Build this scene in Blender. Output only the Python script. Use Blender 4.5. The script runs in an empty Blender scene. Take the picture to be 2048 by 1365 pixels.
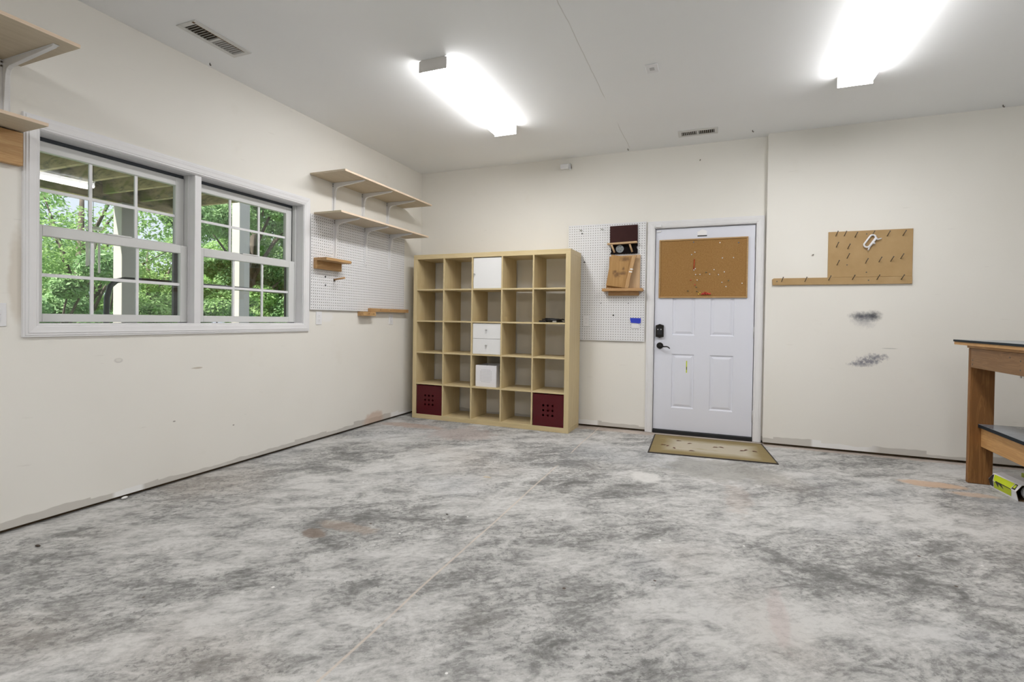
import bpy, bmesh, math, random
from mathutils import Vector, Matrix, Quaternion
import numpy as np

# ------------------------------------------------------------------ camera, world, light, exposure
scene = bpy.context.scene
COL = scene.collection
cam_d = bpy.data.cameras.new('camera')
cam_d.sensor_width = 36.0
cam_d.lens = 1012.3164 / 2048 * 36.0
cam_d.shift_y = -(682.5 - 651.479) / 2048
cam_d.clip_start = 0.05
cam_d.clip_end = 300
cam = bpy.data.objects.new('camera', cam_d)
COL.objects.link(cam)
_r = Vector((0.92788471, 0.37260116, 0.01408338))
_u = Vector((-0.01741301, 0.00557227, 0.99983285))
_f = Vector((-0.37246041, 0.92797485, -0.01165854))
cam.matrix_world = Matrix(((_r.x, _u.x, -_f.x, 0), (_r.y, _u.y, -_f.y, 0), (_r.z, _u.z, -_f.z, 1.1334), (0, 0, 0, 1)))
scene.camera = cam

SKY = .44
SUN = 4.4
LAMP = 17.0
EXPOSURE = 1.28
world = bpy.data.worlds.new('world'); scene.world = world
world.use_nodes = True
world.node_tree.nodes['Background'].inputs['Color'].default_value = (0.80, 0.89, 1.0, 1)
world.node_tree.nodes['Background'].inputs['Strength'].default_value = SKY
sun_d = bpy.data.lights.new('sun', 'SUN'); sun_d.energy = SUN; sun_d.angle = 0.02; sun_d.color = (1, 0.95, 0.86)
sun = bpy.data.objects.new('sun', sun_d); COL.objects.link(sun)
sun.location = (-8, -6, 12)
sun.rotation_euler = Vector((0.25, 0.75, -0.95)).to_track_quat('-Z', 'Y').to_euler()

scene.view_settings.view_transform = 'Standard'
scene.view_settings.look = 'None'
scene.view_settings.exposure = EXPOSURE
scene.view_settings.gamma = 1.0
scene.view_settings.use_curve_mapping = False
scene.cycles.use_denoising = True
scene.cycles.max_bounces = 6
scene.cycles.diffuse_bounces = 4
scene.cycles.glossy_bounces = 3
scene.cycles.transmission_bounces = 3
scene.cycles.use_light_tree = False
scene.cycles.use_adaptive_sampling = True
scene.cycles.adaptive_threshold = 0.04
scene.cycles.transparent_max_bounces = 16
scene.cycles.caustics_reflective = False
scene.cycles.caustics_refractive = False
scene.cycles.sample_clamp_indirect = 6.0

L, B, Y1, H = -3.351, 5.330, 5.252, 2.8925     # left wall, back wall, offset back wall, ceiling
XB = 0.430                                      # corner of the offset wall
XR, YF = 2.85, -3.0                             # right wall, wall behind the camera
rnd = random.Random(7)

# ------------------------------------------------------------------ node helper
class NT:
    def __init__(s, name):
        s.m = bpy.data.materials.new(name); s.m.use_nodes = True
        s.t = s.m.node_tree
        s.p = s.t.nodes['Principled BSDF']; s.out = s.t.nodes['Material Output']
    def n(s, kind, ins=None, out=0, **props):
        nd = s.t.nodes.new('ShaderNode' + kind)
        for k, v in props.items(): setattr(nd, k, v)
        for k, v in (ins or {}).items(): s.set(nd.inputs[k], v)
        return nd.outputs[out]
    def set(s, sock, v):
        if isinstance(v, bpy.types.NodeSocket): s.t.links.new(v, sock)
        elif isinstance(v, (tuple, list)) and len(v) == 3 and sock.type == 'RGBA': sock.default_value = (*v, 1)
        else: sock.default_value = v
    def P(s, **kw):
        for k, v in kw.items(): s.set(s.p.inputs[k.replace('_', ' ')], v)
    def coord(s, kind='Object'): return s.n('TexCoord', out={'Generated': 0, 'Object': 3}[kind])
    def pos(s): return s.n('NewGeometry', out=0)
    def math(s, op, a, b=0.0, c=0.0, clamp=False):
        return s.n('Math', {0: a, 1: b, 2: c}, operation=op, use_clamp=clamp)
    def vmath(s, op, a, b=(0, 0, 0), out=0):
        return s.n('VectorMath', {0: a, 1: b}, out=out, operation=op)
    def noise(s, vec, scale, detail=6, rough=.6, dist=0.0, out=0):
        return s.n('TexNoise', {'Vector': vec, 'Scale': scale, 'Detail': detail, 'Roughness': rough, 'Distortion': dist}, out=out)
    def smooth(s, v, a, b, lo=0.0, hi=1.0):
        return s.n('MapRange', {0: v, 1: a, 2: b, 3: lo, 4: hi}, interpolation_type='SMOOTHSTEP')
    def ramp(s, v, stops):
        nd = s.t.nodes.new('ShaderNodeValToRGB'); s.set(nd.inputs[0], v)
        while len(nd.color_ramp.elements) < len(stops): nd.color_ramp.elements.new(.5)
        for e, (p, c) in zip(nd.color_ramp.elements, stops): e.position = p; e.color = (*c, 1)
        return nd.outputs[0]
    def mix(s, f, a, b, mode='MIX'):
        nd = s.t.nodes.new('ShaderNodeMix'); nd.data_type = 'RGBA'; nd.blend_type = mode
        s.set(nd.inputs[0], f); s.set(nd.inputs[6], a); s.set(nd.inputs[7], b)
        return nd.outputs[2]
    def bump(s, h, strength=.2, dist=.01):
        nd = s.t.nodes.new('ShaderNodeBump'); s.set(nd.inputs['Height'], h)
        nd.inputs['Strength'].default_value = strength; nd.inputs['Distance'].default_value = dist
        s.t.links.new(nd.outputs[0], s.p.inputs['Normal'])
    def blob(s, pos, c, size, wob=.35, wscale=9.0, a=1.0, b=.55):
        """1 inside an ellipsoid round c with a ragged edge"""
        d = s.vmath('DIVIDE', s.vmath('SUBTRACT', pos, c), size)
        ln = s.vmath('LENGTH', d, out=1)
        key = 0 if wscale < 14 else 1
        if not hasattr(s, 'cache'): s.cache = {}
        if key not in s.cache: s.cache[key] = s.noise(pos, (7.0, 42.0)[key], 3, .65)
        nz = s.cache[key]
        v = s.math('ADD', ln, s.math('MULTIPLY', s.math('SUBTRACT', nz, .5), wob * 2))
        return s.smooth(v, a, b)

def plain(name, col, rough=.5, metal=0.0, spec=.5, var=0.0, bump=0.0, bscale=60, coat=0.0):
    t = NT(name)
    c = col
    if var:
        v = t.noise(t.pos(), 5, 6, .6)
        c = t.mix(t.smooth(v, .3, .7), tuple(x * (1 - var) for x in col), tuple(min(1, x * (1 + var)) for x in col))
    t.P(Base_Color=c, Roughness=rough, Metallic=metal, Specular_IOR_Level=spec, Coat_Weight=coat)
    if bump: t.bump(t.noise(t.pos(), bscale, 4, .6), bump, .002)
    return t.m

def wood(name, a, b, axis='x', scale=1.0, rough=.55, knots=True, dark=None, bump=.15):
    t = NT(name)
    o = t.coord('Object')
    k = {'x': (1.2, 14, 14), 'y': (14, 1.2, 14), 'z': (14, 14, 1.2)}[axis]
    v = t.vmath('MULTIPLY', o, tuple(q * scale for q in k))
    n1 = t.noise(v, 1.6, 6, .6, .9)
    kk = {'x': (2, 90, 90), 'y': (90, 2, 90), 'z': (90, 90, 2)}[axis]
    n2 = t.noise(t.vmath('MULTIPLY', o, kk), 1.5, 3, .6)
    w = t.math('FRACT', t.math('MULTIPLY', n1, 7.0))
    w = t.math('PINGPONG', w, .5)
    f = t.math('ADD', t.math('MULTIPLY', w, .7), t.math('MULTIPLY', n2, .6))
    col = t.ramp(f, [(.15, tuple(x * .93 for x in b)), (.45, b), (.8, a)])
    if dark:
        big = t.noise(t.vmath('MULTIPLY', o, tuple(q * .5 for q in k)), 1.1, 4, .6)
        col = t.mix(t.smooth(big, .5, .75), col, dark)
    if knots:
        vo = t.n('TexVoronoi', {'Vector': t.vmath('MULTIPLY', o, tuple(q * .42 for q in k)), 'Scale': 1.0}, out=0)
        col = t.mix(t.smooth(vo, .16, .05), col, tuple(x * .38 for x in b))
    t.P(Base_Color=col, Roughness=rough, Specular_IOR_Level=.35)
    t.bump(n2, bump, .002)
    return t.m

# ------------------------------------------------------------------ mesh helper
class MB:
    def __init__(s): s.v = []; s.f = []; s.sm = []
    def add(s, vs, fs, smooth=False):
        k = len(s.v); s.v += [tuple(v) for v in vs]; s.f += [tuple(i + k for i in f) for f in fs]; s.sm += [smooth] * len(fs)
        return s
    def box(s, x0, x1, y0, y1, z0, z1):
        return s.add([(x0, y0, z0), (x1, y0, z0), (x1, y1, z0), (x0, y1, z0), (x0, y0, z1), (x1, y0, z1), (x1, y1, z1), (x0, y1, z1)],
                     [(0, 3, 2, 1), (4, 5, 6, 7), (0, 1, 5, 4), (1, 2, 6, 5), (2, 3, 7, 6), (3, 0, 4, 7)])
    def prism(s, poly, axis, a, b, smooth=False):
        """poly: 2-D outline in the two other axes (x,y,z order), extruded from a to b along axis"""
        def P(p, t): return {'x': (t, p[0], p[1]), 'y': (p[0], t, p[1]), 'z': (p[0], p[1], t)}[axis]
        n = len(poly); vs = [P(p, a) for p in poly] + [P(p, b) for p in poly]
        s.add(vs, [tuple(range(n))[::-1], tuple(range(n, 2 * n))])
        k = len(s.v) - 2 * n
        for i in range(n):
            j = (i + 1) % n
            s.f.append((k + i, k + j, k + n + j, k + n + i)); s.sm.append(smooth)
        return s
    def tube(s, pts, r, n=10, caps=True, smooth=True):
        pts = [Vector(p) for p in pts]; rs = r if isinstance(r, (list, tuple)) else [r] * len(pts)
        k = len(s.v); up = None
        for i, p in enumerate(pts):
            d = (pts[min(i + 1, len(pts) - 1)] - pts[max(i - 1, 0)]).normalized()
            if up is None:
                up = Vector((0, 0, 1)) if abs(d.z) < .9 else Vector((1, 0, 0))
            a = d.cross(up).normalized(); b = a.cross(d).normalized(); up = b
            for j in range(n):
                t = 2 * math.pi * j / n
                s.v.append(tuple(p + (a * math.cos(t) + b * math.sin(t)) * rs[i]))
        for i in range(len(pts) - 1):
            for j in range(n):
                q = (j + 1) % n
                s.f.append((k + i * n + j, k + i * n + q, k + (i + 1) * n + q, k + (i + 1) * n + j)); s.sm.append(smooth)
        if caps:
            s.f.append(tuple(k + j for j in range(n))[::-1]); s.sm.append(False)
            e = k + (len(pts) - 1) * n
            s.f.append(tuple(e + j for j in range(n))); s.sm.append(False)
        return s
    def ball(s, c, r, n=8, m=5, sq=(1, 1, 1)):
        prof = []
        vs = [(c[0], c[1], c[2] - r * sq[2])]
        for i in range(1, m):
            a = -math.pi / 2 + math.pi * i / m
            for j in range(n):
                t = 2 * math.pi * j / n
                vs.append((c[0] + r * sq[0] * math.cos(a) * math.cos(t), c[1] + r * sq[1] * math.cos(a) * math.sin(t), c[2] + r * sq[2] * math.sin(a)))
        vs.append((c[0], c[1], c[2] + r * sq[2]))
        fs = [(0, 1 + (j + 1) % n, 1 + j) for j in range(n)]
        for i in range(m - 2):
            for j in range(n):
                a = 1 + i * n + j; b = 1 + i * n + (j + 1) % n
                fs.append((a, b, b + n, a + n))
        e = len(vs) - 1; o = 1 + (m - 2) * n
        fs += [(e, o + j, o + (j + 1) % n) for j in range(n)]
        return s.add(vs, fs, True)
    def build(s, name, mat, parent=None, bevel=0.0, seg=1, fix=True):
        me = bpy.data.meshes.new(name)
        me.from_pydata(s.v, [], s.f)
        me.polygons.foreach_set('use_smooth', s.sm)
        if fix or bevel:
            bm = bmesh.new(); bm.from_mesh(me)
            if fix: bmesh.ops.recalc_face_normals(bm, faces=bm.faces[:])
            if bevel:
                es = [e for e in bm.edges if len(e.link_faces) == 2 and e.calc_face_angle(0) > .6]
                bmesh.ops.bevel(bm, geom=es, offset=bevel, segments=seg, affect='EDGES', profile=.5, clamp_overlap=True)
            bm.to_mesh(me); bm.free()
        me.materials.append(mat)
        o = bpy.data.objects.new(name, me); COL.objects.link(o)
        if parent is not None: o.parent = parent
        return o

def bx(name, mat, lims, parent=None, bevel=0.0):
    return MB().box(*lims).build(name, mat, parent, bevel)

def tag(o, label=None, cat=None, group=None, kind=None):
    if label: o['label'] = label
    if cat: o['category'] = cat
    if group: o['group'] = group
    if kind: o['kind'] = kind
    return o

def thing(name, label, cat, loc=(0, 0, 0), rz=0.0, group=None, rot=None):
    o = bpy.data.objects.new(name, None); COL.objects.link(o)
    o.empty_display_size = .1
    o.location = loc; o.rotation_euler = rot or (0, 0, rz)
    return tag(o, label, cat, group)

def struct(o): o['kind'] = 'structure'; return o

def copy_part(o, parent, loc=None):
    c = o.copy(); COL.objects.link(c); c.parent = parent
    if loc is not None: c.location = loc
    for ch in [k for k in bpy.data.objects if k.parent == o]:
        copy_part(ch, c)
    return c

# ------------------------------------------------------------------ materials
def wall_paint(name, marks):
    t = NT(name); p = t.pos()
    sep = t.t.nodes.new('ShaderNodeSeparateXYZ'); t.set(sep.inputs[0], p)
    n1 = t.noise(p, .9, 2, .55)
    col = t.mix(t.smooth(n1, .35, .7), (.80, .778, .728), (.83, .81, .763))
    n2 = t.noise(p, 3.5, 4, .6)
    col = t.mix(t.smooth(n2, .62, .8, 0, .35), col, (.74, .71, .645))
    # hairline scuffs
    sc = t.noise(t.vmath('MULTIPLY', p, (3, 3, 26)), 1.7, 4, .5)
    col = t.mix(t.smooth(sc, .70, .76, 0, .25), col, (.55, .52, .48))
    if marks:
        # bare band along the floor where the baseboard came off: primer and raw board, ragged top edge
        along = t.math('ADD', sep.outputs[0], sep.outputs[1])
        st = t.n('CombineXYZ', {0: along, 1: 0.0, 2: 0.0})
        edge = t.noise(st, 2.2, 3, .7)
        step = t.n('Math', {0: t.math('MULTIPLY', along, 2.6), 1: 0.0}, operation='FLOOR')
        stv = t.n('TexWhiteNoise', {'W': step}, noise_dimensions='1D', out=0)
        hgt = t.math('ADD', t.math('MULTIPLY', edge, .07), t.math('MULTIPLY', stv, .035))
        hgt = t.math('ADD', hgt, .012)
        band = t.smooth(t.math('SUBTRACT', hgt, sep.outputs[2]), -.003, .003)
        pick = t.noise(st, .9, 2, .6)
        bandc = t.mix(t.smooth(pick, .53, .55), (.585, .56, .52), (.86, .855, .845))
        col = t.mix(band, col, bandc)
        for c, s, k, a in marks:
            col = t.mix(t.math('MULTIPLY', t.blob(p, c, s[:3], *(s[3:] or (.35, 14))), a), col, k)
    t.P(Base_Color=col, Roughness=.62, Specular_IOR_Level=.3)
    return t.m

M = {}
M['wall_left'] = wall_paint('wall_paint_left', [
    ((L, 4.45, .05), (.2, .22, .10, .5, 12), (.55, .36, .25), .55),
    ((L, 1.957, .852), (.2, .030, .018, .15, 20), (.55, .53, .50), .8),
    ((L, 1.957, .854), (.2, .022, .013, .1, 20), (.74, .72, .67), 1.0),
    ((L, 2.46, .765), (.2, .05, .008, .3, 20), (.50, .44, .36), .8),
    ((L, 3.72, 1.13), (.2, .11, .05, .3, 12), (.82, .81, .80), .8),
    ((L, 1.48, 1.3), (.2, .05, .30, .4, 8), (.55, .47, .37), .45),
    ((L, 2.3, .42), (.2, .012, .006, .3, 30), (.25, .22, .2), .8),
    ((L, 2.75, .31), (.2, .01, .006, .3, 30), (.25, .22, .2), .8)])
M['wall_back'] = wall_paint('wall_paint_back', [((0, B, 9), (.1, .1, .1), (.5, .5, .5), 0.0)])
M['wall_back_right'] = wall_paint('wall_paint_offset', [
    ((1.185, Y1, 1.204), (.085, .2, .040, .5, 22, 1.35, .0), (.035, .04, .06), .95),
    ((1.272, Y1, 1.208), (.062, .2, .046, .5, 22, 1.35, .0), (.030, .035, .05), .95),
    ((1.205, Y1, 1.165), (.095, .2, .065, .6, 16, 1.3, .0), (.25, .25, .28), .45),
    ((1.20, Y1, .790), (.085, .2, .024, 1.3, 60, 1.5, .1), (.10, .10, .15), .75),
    ((1.255, Y1, .822), (.08, .2, .026, 1.3, 60, 1.5, .1), (.10, .10, .15), .75),
    ((1.305, Y1, .852), (.07, .2, .026, 1.3, 60, 1.5, .1), (.10, .10, .15), .7),
    ((1.40, Y1, .93), (.07, .2, .004, .2, 20), (.35, .34, .33), .6),
    ((.80, Y1, 1.75), (.008, .2, .01, .2, 20), (.4, .36, .3), .6)])

t = NT('ceiling_paint'); p = t.pos()
c = t.mix(t.smooth(t.noise(p, .8, 4, .5), .35, .7), (.875, .885, .895), (.90, .91, .92))
sep = t.t.nodes.new('ShaderNodeSeparateXYZ'); t.set(sep.inputs[0], p)
crack = t.smooth(t.math('ABSOLUTE', t.math('SUBTRACT', sep.outputs[0], t.math('ADD', -.846, t.math('MULTIPLY', t.noise(p, 3, 3, .6), .02)))), .0045, .0015)
brk = t.smooth(t.noise(p, 1.3, 3, .5), .42, .5)
c = t.mix(t.math('MULTIPLY', t.math('MULTIPLY', crack, brk), .45), c, (.46, .44, .41))
t.P(Base_Color=c, Roughness=.75, Specular_IOR_Level=.2)
M['ceiling'] = t.m

# bare concrete slab
t = NT('concrete'); p = t.pos()
rot = t.n('VectorRotate', {'Vector': p, 'Axis': (0, 0, 1), 'Angle': -.62})
st = t.vmath('MULTIPLY', rot, (1.0, 1.75, 1))
n1 = t.noise(st, 1.1, 3, .6, .3)
n2 = t.noise(st, 4.6, 8, .74, .55)
n3 = t.noise(t.vmath('MULTIPLY', rot, (16, 38, 1)), 1.3, 3, .7)
f = t.math('ADD', t.math('MULTIPLY', n1, .34), t.math('ADD', t.math('MULTIPLY', n2, .52), t.math('MULTIPLY', n3, .20)))
col = t.ramp(f, [(.41, (.15, .15, .145)), (.475, (.27, .268, .262)), (.525, (.43, .426, .415)), (.60, (.59, .583, .57))])
tint = t.noise(p, .7, 2, .6, out=1)
tsp = t.t.nodes.new('ShaderNodeSeparateColor'); t.set(tsp.inputs[0], tint)
col = t.mix(t.smooth(tsp.outputs[0], .52, .72, 0, .35), col, (.50, .44, .385))
col = t.mix(t.smooth(tsp.outputs[1], .55, .72, 0, .35), col, (.46, .48, .51))
fine = t.noise(rot, 34, 4, .75)
col = t.mix(t.math('MULTIPLY', t.smooth(fine, .50, .36), t.smooth(n1, .60, .40, .15, .75)), col, (.15, .15, .145))
col = t.mix(t.smooth(fine, .56, .72, 0, .45), col, (.66, .65, .635))
for c, s, k, a in [((-1.93, 2.07, 0), (.09, .07, 1, .8, 9), (.20, .145, .11), .7),
                   ((-1.83, 2.20, 0), (.22, .07, 1, .9, 7), (.42, .32, .25), .4),
                   ((1.45, 4.46, 0), (.24, .10, 1, .5, 8), (.62, .44, .31), .85),
                   ((1.62, 4.30, 0), (.18, .06, 1, .5, 8), (.58, .43, .32), .7),
                   ((-.45, 3.78, 0), (.13, .16, 1, .5, 8), (.70, .69, .67), .75),
                   ((-2.95, 4.55, 0), (.45, .12, 1, .6, 5), (.46, .33, .26), .6),
                   ((-2.30, 4.45, 0), (.40, .35, 1, .8, 4), (.42, .34, .31), .5),
                   ((.05, 4.2, 0), (.55, .35, 1, .8, 4), (.30, .29, .26), .6),
                   ((.15, 3.55, 0), (.10, .35, 1, .9, 6), (.46, .38, .33), .3),
                   ((.25, 2.2, 0), (.04, .24, 1, .9, 10), (.42, .24, .23), .18),
                   ((.20, 1.75, 0), (.025, .03, 1, .4, 20), (.50, .03, .06), .8),
                   ((1.15, 1.75, 0), (.10, .05, 1, .5, 9), (.27, .19, .12), .8),
                   ((1.25, 2.05, 0), (.05, .10, 1, .5, 9), (.28, .21, .14), .7),
                   ((1.95, 2.6, 0), (.5, .8, 1, .8, 3), (.58, .58, .59), .6),
                   ((2.0, 4.9, 0), (.5, .2, 1, .6, 5), (.58, .57, .56), .6),
                   ((-1.5, 3.3, 0), (.04, .02, 1, .4, 20), (.55, .42, .2), .5)]:
    col = t.mix(t.math('MULTIPLY', t.blob(p, c, s[:3], s[3], s[4]), a), col, k)
# overspray along the walls
sep = t.t.nodes.new('ShaderNodeSeparateXYZ'); t.set(sep.inputs[0], p)
wob = t.math('MULTIPLY', t.cache[0], .09)
ov = t.smooth(t.math('ADD', sep.outputs[1], wob), Y1 - .05, Y1 + .01)
col = t.mix(t.math('MULTIPLY', ov, .6), col, (.50, .40, .33))
# saw-cut line
ln = t.smooth(t.math('ABSOLUTE', t.math('ADD', t.math('SUBTRACT', sep.outputs[0], -1.125), t.math('MULTIPLY', t.math('SUBTRACT', tsp.outputs[2], .5), .05))), .0075, .003)
brk = t.smooth(t.noise(t.vmath('MULTIPLY', p, (0.2, 1, 1)), 1.4, 2, .5), .34, .42)
col = t.mix(t.math('MULTIPLY', t.math('MULTIPLY', ln, brk), .65), col, (.64, .55, .47))
# paint specks
vo = t.n('TexVoronoi', {'Vector': p, 'Scale': 5.5}, out=0)
vr = vo.node.outputs[1]
vs = t.t.nodes.new('ShaderNodeSeparateColor'); t.set(vs.inputs[0], vr)
col = t.mix(t.math('MULTIPLY', t.smooth(vo, .042, .03), t.smooth(vs.outputs[0], .55, .56)), col, (.80, .80, .78))
vo2 = t.n('TexVoronoi', {'Vector': t.vmath('ADD', p, (3.3, 1.7, 0)), 'Scale': 4.2}, out=0)
vr2 = vo2.node.outputs[1]
vs2 = t.t.nodes.new('ShaderNodeSeparateColor'); t.set(vs2.inputs[0], vr2)
col = t.mix(t.math('MULTIPLY', t.smooth(vo2, .04, .025), t.smooth(vs2.outputs[1], .6, .61)), col, (.10, .075, .06))
t.P(Base_Color=col, Roughness=t.smooth(f, .4, .65, .62, .78), Specular_IOR_Level=.3)
M['concrete'] = t.m

M['trim'] = plain('trim_white', (.78, .775, .79), .45, var=.02)
M['sash'] = plain('vinyl_sash', (.66, .665, .66), .4)
M['muntin'] = plain('muntin_white', (.78, .78, .80), .4)
M['door'] = plain('door_white', (.735, .75, .83), .42, bump=.05, bscale=90)
M['plate'] = plain('plate_white', (.80, .80, .82), .35)
M['plate_line'] = plain('plate_slot', (.45, .45, .46), .5)
M['gapwood'] = plain('sill_plate_wood', (.10, .068, .035), .8, var=.3)
M['black'] = plain('black_rubber', (.008, .009, .011), .5)
M['dark_metal'] = plain('oil_bronze_metal', (.02, .018, .016), .32, .6)
M['steel'] = plain('steel', (.55, .55, .54), .35, 1.0)
M['nail'] = plain('nail_steel', (.16, .14, .12), .45, .8)
M['bracket'] = plain('bracket_white', (.76, .76, .77), .4)
M['pine'] = wood('pine_board', (.60, .385, .195), (.46, .26, .11), 'x', .8)
M['pine_y'] = wood('pine_board_y', (.60, .40, .20), (.47, .275, .12), 'y', .8)
M['pine_z'] = wood('pine_board_z', (.60, .40, .20), (.47, .275, .12), 'z', .8)
M['cedar_z'] = wood('bench_wood_z', (.34, .165, .055), (.22, .098, .03), 'z', .8, dark=(.16, .07, .022))
M['cedar_y'] = wood('bench_wood_y', (.42, .245, .115), (.30, .165, .075), 'y', .8, dark=(.26, .16, .09))
M['fir_y'] = wood('bench_fir_y', (.62, .37, .155), (.50, .275, .105), 'y', .8)
M['ply'] = wood('shelf_panel', (.60, .52, .40), (.55, .47, .35), 'y', .5, .6, False, bump=.05)
M['ply_edge'] = wood('shelf_edge', (.80, .66, .52), (.74, .59, .45), 'y', 1, .6, False, bump=.05)
M['birch_x'] = wood('birch_veneer_x', (.66, .545, .33), (.60, .48, .27), 'x', .35, .42, False, bump=.03)
M['birch_z'] = wood('birch_veneer_z', (.66, .545, .33), (.60, .48, .27), 'z', .35, .42, False, bump=.03)
M['insert'] = plain('insert_white', (.80, .80, .80), .35)
M['white_box'] = plain('white_card', (.80, .79, .82), .5)
M['peg'] = plain('pegboard_white', (.76, .76, .775), .45)
M['peg_hole'] = plain('drilled_hole_dark', (.02, .02, .02), .8)
M['cork'] = NT('cork')
t = M['cork']; p = t.coord('Object')
c = t.ramp(t.noise(p, 90, 5, .75), [(.3, (.26, .135, .045)), (.55, (.345, .19, .065)), (.75, (.40, .235, .09))])
c = t.mix(t.smooth(t.noise(p, 2.5, 3, .5), .5, .75, 0, .3), c, (.42, .26, .11))
t.P(Base_Color=c, Roughness=.85, Specular_IOR_Level=.2); t.bump(t.noise(p, 110, 4, .7), .3, .002)
M['cork'] = t.m
M['oakframe'] = wood('oak_frame', (.50, .33, .16), (.42, .26, .11), 'x', 1, .5, False)
M['hardboard'] = NT('hardboard'); t = M['hardboard']; p = t.coord('Object')
c = t.ramp(t.noise(p, 4, 6, .6), [(.3, (.40, .26, .115)), (.6, (.46, .31, .15)), (.8, (.50, .345, .18))])
t.P(Base_Color=c, Roughness=.6, Specular_IOR_Level=.3); M['hardboard'] = t.m
M['brownboard'] = plain('dark_brown_board', (.040, .013, .012), .6, spec=.15, var=.15)
M['blackboard'] = plain('black_stained_board', (.007, .004, .004), .7, spec=.1)
M['disc'] = plain('grey_sanding_disc', (.24, .26, .27), .8, var=.3, bump=.3, bscale=150)
M['rough_ply'] = wood('rough_plywood', (.48, .28, .11), (.41, .23, .08), 'z', .5, .6, True, dark=(.44, .24, .085))
M['stained_ply'] = wood('stained_plywood', (.48, .285, .11), (.40, .225, .078), 'z', .5, .6, False, dark=(.42, .23, .08))
_t = NT.__new__(NT); _t.m = M['stained_ply']; _t.t = _t.m.node_tree; _t.p = _t.t.nodes['Principled BSDF']
_o = _t.coord('Object'); _c = _t.p.inputs['Base Color'].links[0].from_socket
for cc, ss in (((-.055, 0, .17), (.022, 1, .020)), ((-.03, 0, .145), (.040, 1, .035)), ((.035, 0, .20), (.018, 1, .018)), ((.03, 0, .155), (.045, 1, .022)), ((.05, 0, .30), (.06, 1, .03))):
    _c = _t.mix(_t.math('MULTIPLY', _t.blob(_o, cc, ss, .9, 20, 1.3, .1), .75), _c, (.13, .065, .03))
_t.set(_t.p.inputs['Base Color'], _c)
M['pale_ply'] = wood('pale_plywood', (.62, .43, .26), (.55, .37, .21), 'z', .6, .6, False)
M['tape'] = plain('blue_tape', (.02, .045, .50), .55)
M['cable'] = plain('black_cable', (.008, .008, .009), .35)
M['clip_white'] = plain('plug_white', (.8, .8, .8), .4)
M['hook'] = plain('hook_wire', (.62, .62, .58), .3, .8)
M['tread'] = plain('bench_laminate', (.20, .225, .26), .22, var=.15)
M['laminate_edge'] = plain('bench_edge_black', (.008, .014, .020), .6, spec=.2)
M['lime'] = plain('lime_label', (.52, .62, .015), .4)
M['lime_dark'] = plain('lime_box', (.34, .40, .01), .4)
M['label_black'] = plain('label_black', (.015, .016, .015), .4)
M['carton'] = plain('carton_inside', (.25, .16, .085), .8)
M['spray_white'] = plain('box_white', (.82, .81, .84), .35)
M['pin_white'] = plain('pin_white', (.82, .80, .78), .35)
M['pin_red'] = plain('pin_red', (.55, .03, .02), .35)
M['pin_blue'] = plain('pin_blue', (.14, .20, .28), .35)
M['pin_green'] = plain('pin_green', (.06, .10, .07), .35)
M['pin_yellow'] = plain('pin_yellow', (.80, .60, .05), .35)
M['pencil'] = plain('pencil_red', (.42, .06, .012), .4)
M['sticker'] = plain('paper_sticker', (.86, .85, .86), .5)
M['neon'] = plain('neon_paint_mark', (.58, .68, .05), .5)
M['vent'] = plain('register_white', (.66, .655, .64), .45)
M['vent_dark'] = plain('duct_dark', (.05, .037, .022), .8)
M['rust'] = plain('rusty_edge', (.16, .085, .03), .8, var=.3)
M['fixture'] = plain('fixture_white', (.70, .68, .66), .4)
M['leaf_dry'] = plain('dry_leaf', (.16, .055, .035), .7)
M['chip'] = plain('dark_chip', (.05, .035, .025), .7)
M['putty'] = plain('white_putty', (.80, .80, .80), .6)

# red plastic drawer box: a little light comes through the wall
t = NT('red_plastic')
tr = t.n('BsdfTranslucent', {'Color': (.50, .012, .025)})
t.P(Base_Color=(.14, .014, .020), Roughness=.12, Specular_IOR_Level=.45)
mx = t.n('MixShader', {0: .42, 1: t.p.outputs[0], 2: tr}); t.t.links.new(mx, t.out.inputs[0])
M['red'] = t.m
M['red_hole'] = plain('red_box_hole', (.02, .003, .004), .7)

# window glass: clear, with the pane's own mirror reflection
t = NT('window_glass')
fr = t.n('Fresnel', {'IOR': 1.5})
tp = t.n('BsdfTransparent', {'Color': (.95, .97, .96)})
gl = t.n('BsdfGlossy', {'Color': (1, 1, 1), 'Roughness': .0})
fac = t.math('MULTIPLY', fr, 1.7, clamp=True)
mx = t.n('MixShader', {0: fac, 1: tp, 2: gl}); t.t.links.new(mx, t.out.inputs[0])
M['glass'] = t.m

# lamp lens: two tubes behind a prismatic wrap, a little less light between them
t = NT('lamp_lens'); o = t.coord('Object')
sep = t.t.nodes.new('ShaderNodeSeparateXYZ'); t.set(sep.inputs[0], o)
k = t.smooth(t.math('ABSOLUTE', sep.outputs[0]), .0, .03, .80, 1.0)
k = t.math('MULTIPLY', k, t.smooth(sep.outputs[2], -.050, -.072, .30, 1.0))   # the wrap's sides pass less light than its bottom
em = t.n('Emission', {'Color': (1.0, .992, .985), 'Strength': t.math('MULTIPLY', k, LAMP)})
t.t.links.new(em, t.out.inputs[0])
M['lens'] = t.m

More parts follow.
